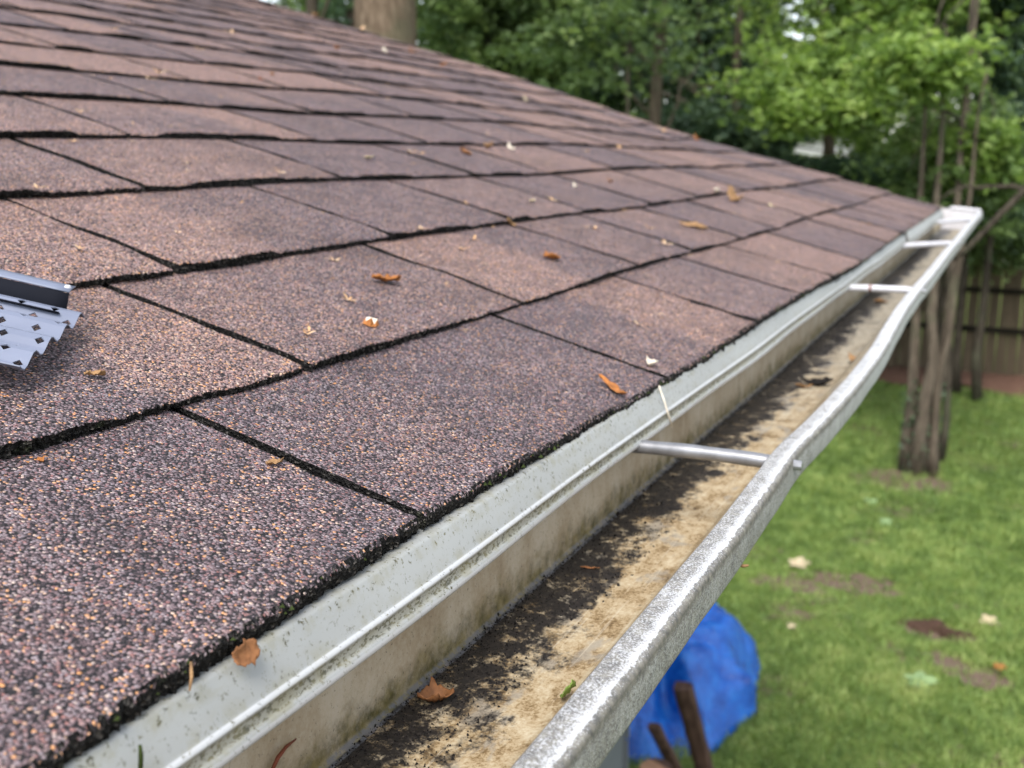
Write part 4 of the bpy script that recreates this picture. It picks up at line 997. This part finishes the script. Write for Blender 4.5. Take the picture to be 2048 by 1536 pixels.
LP = [
 ('leaf', 'long curved orange leaf lying on the lowest shingles at the eave', 'leaf', 1222, 776, 98, 24, -35, 'orange', dict(curl=.45, fold=.4, seed=1)),
 ('leaf', 'curled orange-brown leaf on the second shingle course above the white chip', 'leaf', 772, 553, 66, 40, -5, 'orange', dict(curl=.25, fold=.9, seed=2)),
 ('leaf', 'small bright orange leaf scrap below the middle of the roof, right of the curled one', 'leaf', 1102, 514, 44, 30, -4, 'orange', dict(curl=.3, fold=.7, seed=3)),
 ('husk', 'tan tubular husk on the shingle below the perforated guard', 'husk', 190, 747, 44, 34, -3, 'tanleaf', dict(curl=.1, fold=1.4, seed=4)),
 ('husk', 'tan open husk beside the cut line on the lowest shingle', 'husk', 550, 916, 40, 44, 8, 'tanleaf', dict(curl=.2, fold=1.5, seed=5)),
 ('seed_pod', 'pale forked seed pod near the eave at a shingle cut', 'seed pod', 1298, 724, 36, 40, 60, 'pale', dict(curl=.6, fold=1.0, seed=6)),
 ('leaf', 'brown curled leaf far up the roof next to a pale scrap', 'leaf', 1470, 397, 44, 70, 0, 'tanleaf', dict(curl=.3, fold=1.6, seed=7)),
 ('leaf', 'pale scrap with a dark twig beside the brown curled leaf', 'leaf', 1430, 385, 18, 50, 40, 'pale', dict(curl=.5, fold=1.2, seed=8)),
 ('leaf', 'narrow tan leaf lying in a shingle cut right of centre', 'leaf', 1388, 448, 70, 26, -12, 'tanleaf', dict(curl=.2, fold=.3, seed=9)),
 ('leaf', 'round cream leaf scrap on the fourth course left of centre', 'leaf', 738, 315, 26, 46, 0, 'cream', dict(curl=.5, fold=1.0, seed=10)),
 ('leaf', 'dull red-brown leaf scrap below the upright tan flake', 'leaf', 932, 300, 30, 40, -20, 'brown', dict(curl=.3, fold=.9, seed=11)),
 ('leaf', 'upright tan papery flake on a course edge in mid roof', 'leaf', 974, 286, 28, 60, 55, 'tanleaf', dict(curl=.6, fold=1.6, seed=12)),
 ('leaf', 'white scrap right of the upright tan flake', 'leaf', 1022, 290, 22, 40, 20, 'pale', dict(curl=.3, fold=.8, seed=13)),
 ('leaf', 'cream round seed high on the roof near the rake', 'seed', 1054, 193, 16, 60, 0, 'cream', dict(curl=.5, fold=1.8, seed=14)),
 ('leaf', 'tan leaf standing on the far roof edge before the slim trunk', 'leaf', 627, 32, 20, 120, 10, 'tanleaf', dict(curl=.6, fold=1.7, seed=15)),
 ('leaf', 'dark red leaf scrap upper left on the roof', 'leaf', 545, 146, 12, 50, 0, 'brown', dict(curl=.3, fold=1.0, seed=16)),
 ('leaf', 'maroon leaf scrap just left of the dark red one', 'leaf', 521, 157, 12, 50, 0, 'redstem', dict(curl=.3, fold=1.0, seed=17)),
 ('leaf', 'pale yellow scrap above the bright orange scrap', 'leaf', 1062, 403, 18, 36, 30, 'cream', dict(curl=.4, fold=1.0, seed=18)),
 ('leaf', 'white speck of leaf in a cut line right of mid roof', 'leaf', 1152, 366, 14, 44, 0, 'pale', dict(curl=.4, fold=1.0, seed=19)),
 ('leaf', 'brown leaf scrap right of the white speck', 'leaf', 1222, 358, 18, 44, 0, 'brown', dict(curl=.3, fold=.8, seed=20)),
 ('leaf', 'pinkish tan stick-like scrap crossing the second course edge', 'leaf', 1025, 441, 30, 22, -45, 'tanleaf', dict(curl=.2, fold=.6, seed=21)),
 ('leaf', 'pale yellow scrap on the far courses near the roof corner', 'leaf', 1540, 412, 14, 44, 0, 'cream', dict(curl=.4, fold=1.0, seed=22)),
 ('leaf', 'small tan scrap resting on the rake edge at mid slope', 'leaf', 1397, 268, 16, 70, 0, 'orange', dict(curl=.5, fold=1.4, seed=23)),
 ('leaf', 'pale scrap high on the roof below the thick trunk', 'leaf', 770, 104, 16, 70, 0, 'pale', dict(curl=.4, fold=1.2, seed=24)),
 ('leaf', 'orange scrap high on the roof left of the thick trunk', 'leaf', 671, 97, 16, 80, 20, 'orange', dict(curl=.5, fold=1.4, seed=25)),
 ('leaf', 'orange scrap on the upper roof below the broadleaf tree', 'leaf', 888, 130, 18, 80, 10, 'orange', dict(curl=.5, fold=1.4, seed=26)),
 ('leaf', 'reddish scrap at the foot of the visible thick trunk', 'leaf', 824, 101, 20, 70, 0, 'brown', dict(curl=.4, fold=1.0, seed=27)),
 ('leaf', 'small rust leaf tip poking from under the lowest course edge at far left', 'leaf', 84, 898, 20, 20, -40, 'orange', dict(curl=.3, fold=.6, seed=28)),
 ('leaf', 'tan flat scrap near the roof corner before the gutter hangers', 'leaf', 1737, 448, 12, 40, 10, 'tanleaf', dict(curl=.3, fold=.8, seed=29)),
]
for nm, lab, cat, px, py, L, W, ang, mt, kw in LP: litter(nm, lab, cat, px, py, L, W, ang, M[mt], **kw)
# white and orange chip of two colours
P, u, v = on_roof(742, 641); s = px_size(P, 1)
r = np.random.default_rng(3); m = MB()
ring = np.array([(-17, -9), (-6, -15), (12, -12), (17, 0), (13, 12), (-3, 14), (-16, 7)]) * s * .95
axu = np.array([0, 1, 0]); bot = P + ring[:, :1] * axu + ring[:, 1:] * US * 1.2 + NR * .0008
topc = P + ring[:, :1] * axu * .72 + ring[:, 1:] * US * .8 + NR * s * (13 + r.normal(0, 3, 7))[:, None]
k = len(ring); chip = build('chip', np.concatenate([bot, topc]), [tuple(range(k))[::-1]] + slab_faces(list(range(k)), list(range(k, 2 * k))) + [tuple(range(k, 2 * k))], [M['orange'], M['pale']], midx=[0] + [0] * k + [1])
tag(chip, 'small chunky chip, white on top and orange in front, on the second course', 'chip')
# leaf chip tucked between shingle edge and drip edge
def lean_leaf(name, label, cat, px, py, depth, axis, nrm, L, W, mat, **kw):
    return leaf_piece(name, label, cat, at(px, py, depth), axis, nrm, L, W, M[mat], **kw)
def y_plane(px, py, x):                               # point of a viewing line on the vertical plane x = const
    q = ray(px, py); return CAM + q * (x / q[0])
def z_plane(px, py, z):
    q = ray(px, py); return CAM + q * ((z - CAMZ) / q[2])
Pd = y_plane(484, 1306, -1.026 * H)
leaf_piece('leaf', 'orange-brown leaf chip stuck between the shingle edge and the drip edge', 'leaf', Pd, (.25, 1, .1), (.9, -.1, .42), .0135, .0085, M['brown'], curl=.2, fold=.3, seed=40, tip=4)
GZB = CAMZ - 1.1445 * H
Pd = z_plane(872, 1408, GZB); leaf_piece('leaf', 'curled brown leaf lying on the stained gutter bottom in front', 'leaf', Pd, (.6, .5, 0), (0, 0, 1), .020, .012, M['brown'], curl=.5, fold=.8, seed=41)
Pd = z_plane(1608, 778, GZB); leaf_piece('leaf', 'tan leaf on dark silt in the gutter beyond the grey hanger', 'leaf', Pd, (.8, .3, 0), (0, 0, 1), .022, .010, M['tanleaf'], curl=.4, fold=.7, seed=42)
Pd = z_plane(1632, 770, GZB); leaf_piece('leaf', 'black wet leaf beside the tan leaf in the gutter', 'leaf', Pd, (1, .2, 0), (0, 0, 1), .040, .018, M['silt'], curl=.5, fold=.5, seed=43)
Pd = z_plane(1762, 607, GZB); leaf_piece('leaf', 'tan leaf in the gutter just before the second hanger', 'leaf', Pd, (1, .2, 0), (0, 0, 1), .026, .016, M['tanleaf'], curl=.4, fold=.7, seed=44)
Pd = z_plane(1710, 727, GZB); leaf_piece('leaf', 'rust leaf peeking over the inner side of the gutter lip', 'leaf', Pd + np.array([0, 0, .004]), (.3, 1, 0), (-.4, 0, 1), .022, .015, M['tanleaf'], curl=.4, fold=.7, seed=45)
Pd = z_plane(1143, 1388, GZB + .006); leaf_piece('leaf', 'green leaf scrap against the inner side of the gutter lip', 'leaf', Pd, (.4, 1, 0), (-.7, 0, .7), .013, .010, M['greenbit'], curl=.3, fold=.7, seed=46)
Pd = z_plane(1180, 1140, GZB); leaf_piece('leaf', 'thin red-brown scrap on the black silt of the gutter', 'leaf', Pd, (.9, .3, 0), (0, 0, 1), .014, .004, M['brown'], curl=.3, fold=.5, seed=47)
def strand(name, label, cat, pts, rad, mat):
    m = MB(); m.tube(np.array(pts), rad, 6); return tag(m.build(name, [M[mat]], None, smooth=True), label, cat)
xb = -1.09 * H
strand('pine_needle', 'red-brown curved needle leaning on the inner gutter wall', 'needle', [y_plane(540, 1550, xb), y_plane(556, 1515, xb + .001), y_plane(572, 1494, xb + .001), y_plane(592, 1478, xb)], [.0009, .0011, .0009, .0004], 'redstem')
xd = -.997 * H
strand('twig', 'pale thin twig hanging from the eave over the drip edge', 'twig', [y_plane(1318, 772, xd - .008), y_plane(1330, 806, xd), y_plane(1336, 828, xd + .002), y_plane(1345, 855, xd + .003)], [.0008, .0007, .0009, .0004], 'pale')
strand('stem', 'short brown stem standing against the near drip edge', 'stem', [y_plane(382, 1325, -1.03 * H), y_plane(383, 1355, -1.012 * H), y_plane(379, 1382, -1.008 * H)], [.0006, .0007, .0004], 'tanleaf')
strand('twig', 'small twig poking out under the outer side of the gutter lip', 'twig', [at(1476, 1128, .66), at(1486, 1132, .66), at(1497, 1131, .66)], [.0012, .0012, .0007], 'tanleaf')
strand('stem', 'olive stem in the groove of the drip edge at the bottom', 'stem', [y_plane(280, 1490, -1.0 * H), y_plane(282, 1512, -.998 * H), y_plane(281, 1540, -.997 * H)], [.0006, .0009, .0009], 'moss')
# fine tan flower litter: too many and too small to count
def fine_litter():
    r = np.random.default_rng(17); Vs, Fs, Cs = [], [], []; off = 0
    def fleck(px, py, sz, nrays):
        nonlocal off
        P = on_roof(px, py, .0008)[0]; a0 = r.uniform(0, 6.28)
        for q in range(nrays):
            a = a0 + q * 6.28 / nrays + r.normal(0, .3); L = sz * r.uniform(.6, 1.2); w = sz * .16
            d = np.cos(a) * np.array([0, 1, 0]) + np.sin(a) * US; b = np.cross(NR, d); up = NR * L * r.uniform(.1, .55)
            Vs.append(np.array([P - b * w * .4, P + b * w * .4, P + d * L * .6 + b * w + up * .7, P + d * L + up, P + d * L * .6 - b * w + up * .7])); Fs.append(np.array([[0, 1, 2], [0, 2, 4], [4, 2, 3]]) + off); off += 5
    stars = [(75, 373), (485, 396), (672, 506), (160, 486), (160, 220), (220, 150), (300, 148), (318, 145), (280, 180), (400, 95), (615, 660), (840, 460), (620, 655), (1300, 452), (820, 297), (842, 300), (1175, 300), (1105, 400), (1190, 455), (1330, 490), (1280, 640), (700, 590), (560, 350), (925, 490), (1250, 410), (950, 470), (465, 62), (225, 60), (720, 60), (1240, 290), (1330, 250)]
    for x, y in stars: fleck(x, y, px_size(on_roof(x, y)[0], 19) * r.uniform(.7, 1.1), r.integers(3, 6))
    n = 0
    while n < 800:
        u = r.uniform(.3, 4.1); v = r.uniform(.22, 3.3); P = roof_pt(np.array(u), np.array(v)) - CAM; d = P @ FWD
        x = 1024 + FPX * (P @ RGT) / d; y = 768 - FPX * (P @ UPV) / d
        if d < .4 or r.random() > np.clip(u / 2.2, .25, 1): continue
        fleck(x, y, r.uniform(.0028, .0075), int(r.integers(1, 5))); n += 1
    V = np.concatenate(Vs); F = np.concatenate(Fs)
    k = MT('flower_litter'); c = k.ramp(k.noise(k.pos(), 90., 2), [(.3, (.30, .14, .06)), (.5, (.52, .32, .16)), (.7, (.62, .50, .36))]); k.done(c, .8)
    tag(build('flower_litter', V, F, k.m), 'fine tan tree-flower litter sprinkled all over the shingles', 'litter', kind='stuff')
fine_litter()
# moss and lichen crumbs on the eave edge
def moss():
    r = np.random.default_rng(19); n = 420; u = r.uniform(.2, 3.9, n) ** 1.0; cl = .5 + .5 * np.sin(u * 17) * np.sin(u * 7 + 2); keep = r.random(n) < cl; u = u[keep]; n = len(u)
    v = np.interp(u, EAVE_U, EAVE_V) + r.exponential(.003, n) - .003; c = roof_pt(u, v, -.003 * r.random(n))
    base = np.array([(1, 0, -.4), (-.5, .87, -.4), (-.5, -.87, -.4), (0, 0, .9)]); s = r.uniform(.0006, .0018, n)
    V = (base[None] * (1 + r.normal(0, .3, (n, 4, 3)))) * s[:, None, None] + c[:, None]
    F = (np.array([(0, 1, 3), (1, 2, 3), (2, 0, 3)])[None] + 4 * np.arange(n)[:, None, None]).reshape(-1, 3)
    tag(build('eave_moss', V.reshape(-1, 3), F, M['moss']), 'dark green moss crumbs along the black shingle edge at the eave', 'moss', kind='stuff')
moss()
# fallen leaves on the lawn
def lobed_leaf(name, label, cat, P0, axis, nrm, L, Wd, mat, seed=0):
    r = np.random.default_rng(seed); nrm = np.array(nrm, float); nrm /= np.linalg.norm(nrm)
    axis = np.array(axis, float); axis -= nrm * (axis @ nrm); axis /= np.linalg.norm(axis); bx = np.cross(nrm, axis)
    n = 30; a = np.linspace(0, 2 * math.pi, n, endpoint=False)
    rad = (.30 + .20 * np.abs(np.cos(2.5 * a)) ** 1.5) * (1 + r.normal(0, .09, n)); rad[n // 2] *= .35
    cup = r.uniform(.15, .5); tw = r.uniform(-.3, .3)
    V = []
    for q in (0.02, .5, 1.0):
        h = cup * q * q * (.08 + .20 * np.cos(a - r.uniform(0, 6)) ** 2) * L + tw * q * np.cos(a) * np.sin(a) * L * .5 + r.normal(0, .012, n) * L * q
        V.append(np.array(P0) + axis * (np.cos(a) * rad * q * L)[:, None] + bx * (np.sin(a) * rad * q * Wd * 1.2)[:, None] + nrm * h[:, None])
    F = [tuple(range(n))] + [(q * n + i, q * n + (i + 1) % n, (q + 1) * n + (i + 1) % n, (q + 1) * n + i) for q in (0, 1) for i in range(n)]
    o = build(name, np.concatenate(V), F, mat); sm = o.modifiers.new('thickness', 'SOLIDIFY'); sm.thickness = .0012
    return tag(o, label, cat)
for i, (px, py, L, W, mt, lab) in enumerate(((1597, 1133, .19, .13, 'cream', 'big cream fallen leaf on the lawn nearest the gutter'), (1977, 1253, .15, .09, 'cream', 'cream fallen leaf right of the dark hole in the lawn'),
        (1836, 1374, .20, .17, 'palegreen', 'broad pale green leaf on the lawn right of the blue tarp'), (1742, 1007, .16, .09, 'palegreen', 'pale green leaf on the lawn just before the many-stemmed tree'),
        (1772, 1050, .14, .10, 'palegreen', 'light green leaf on the lawn below the pale one near the tree'), (1998, 1342, .09, .06, 'orange', 'small orange leaf on bare soil at the right edge of the lawn'),
        (1583, 1262, .07, .05, 'cream', 'tiny cream leaf on the lawn above the tarp'), (1892, 797, .16, .12, 'cream', 'pale leaf on the lawn near the pine straw'))):
    P = ground_at(px, py); P[2] = float(ground_z(P[0], P[1])) + .035
    lobed_leaf('fallen_leaf', lab, 'leaf', P, (1, .3 * (-1) ** i, 0), (0, -.25, 1), L, W, M[mt], seed=80 + i)
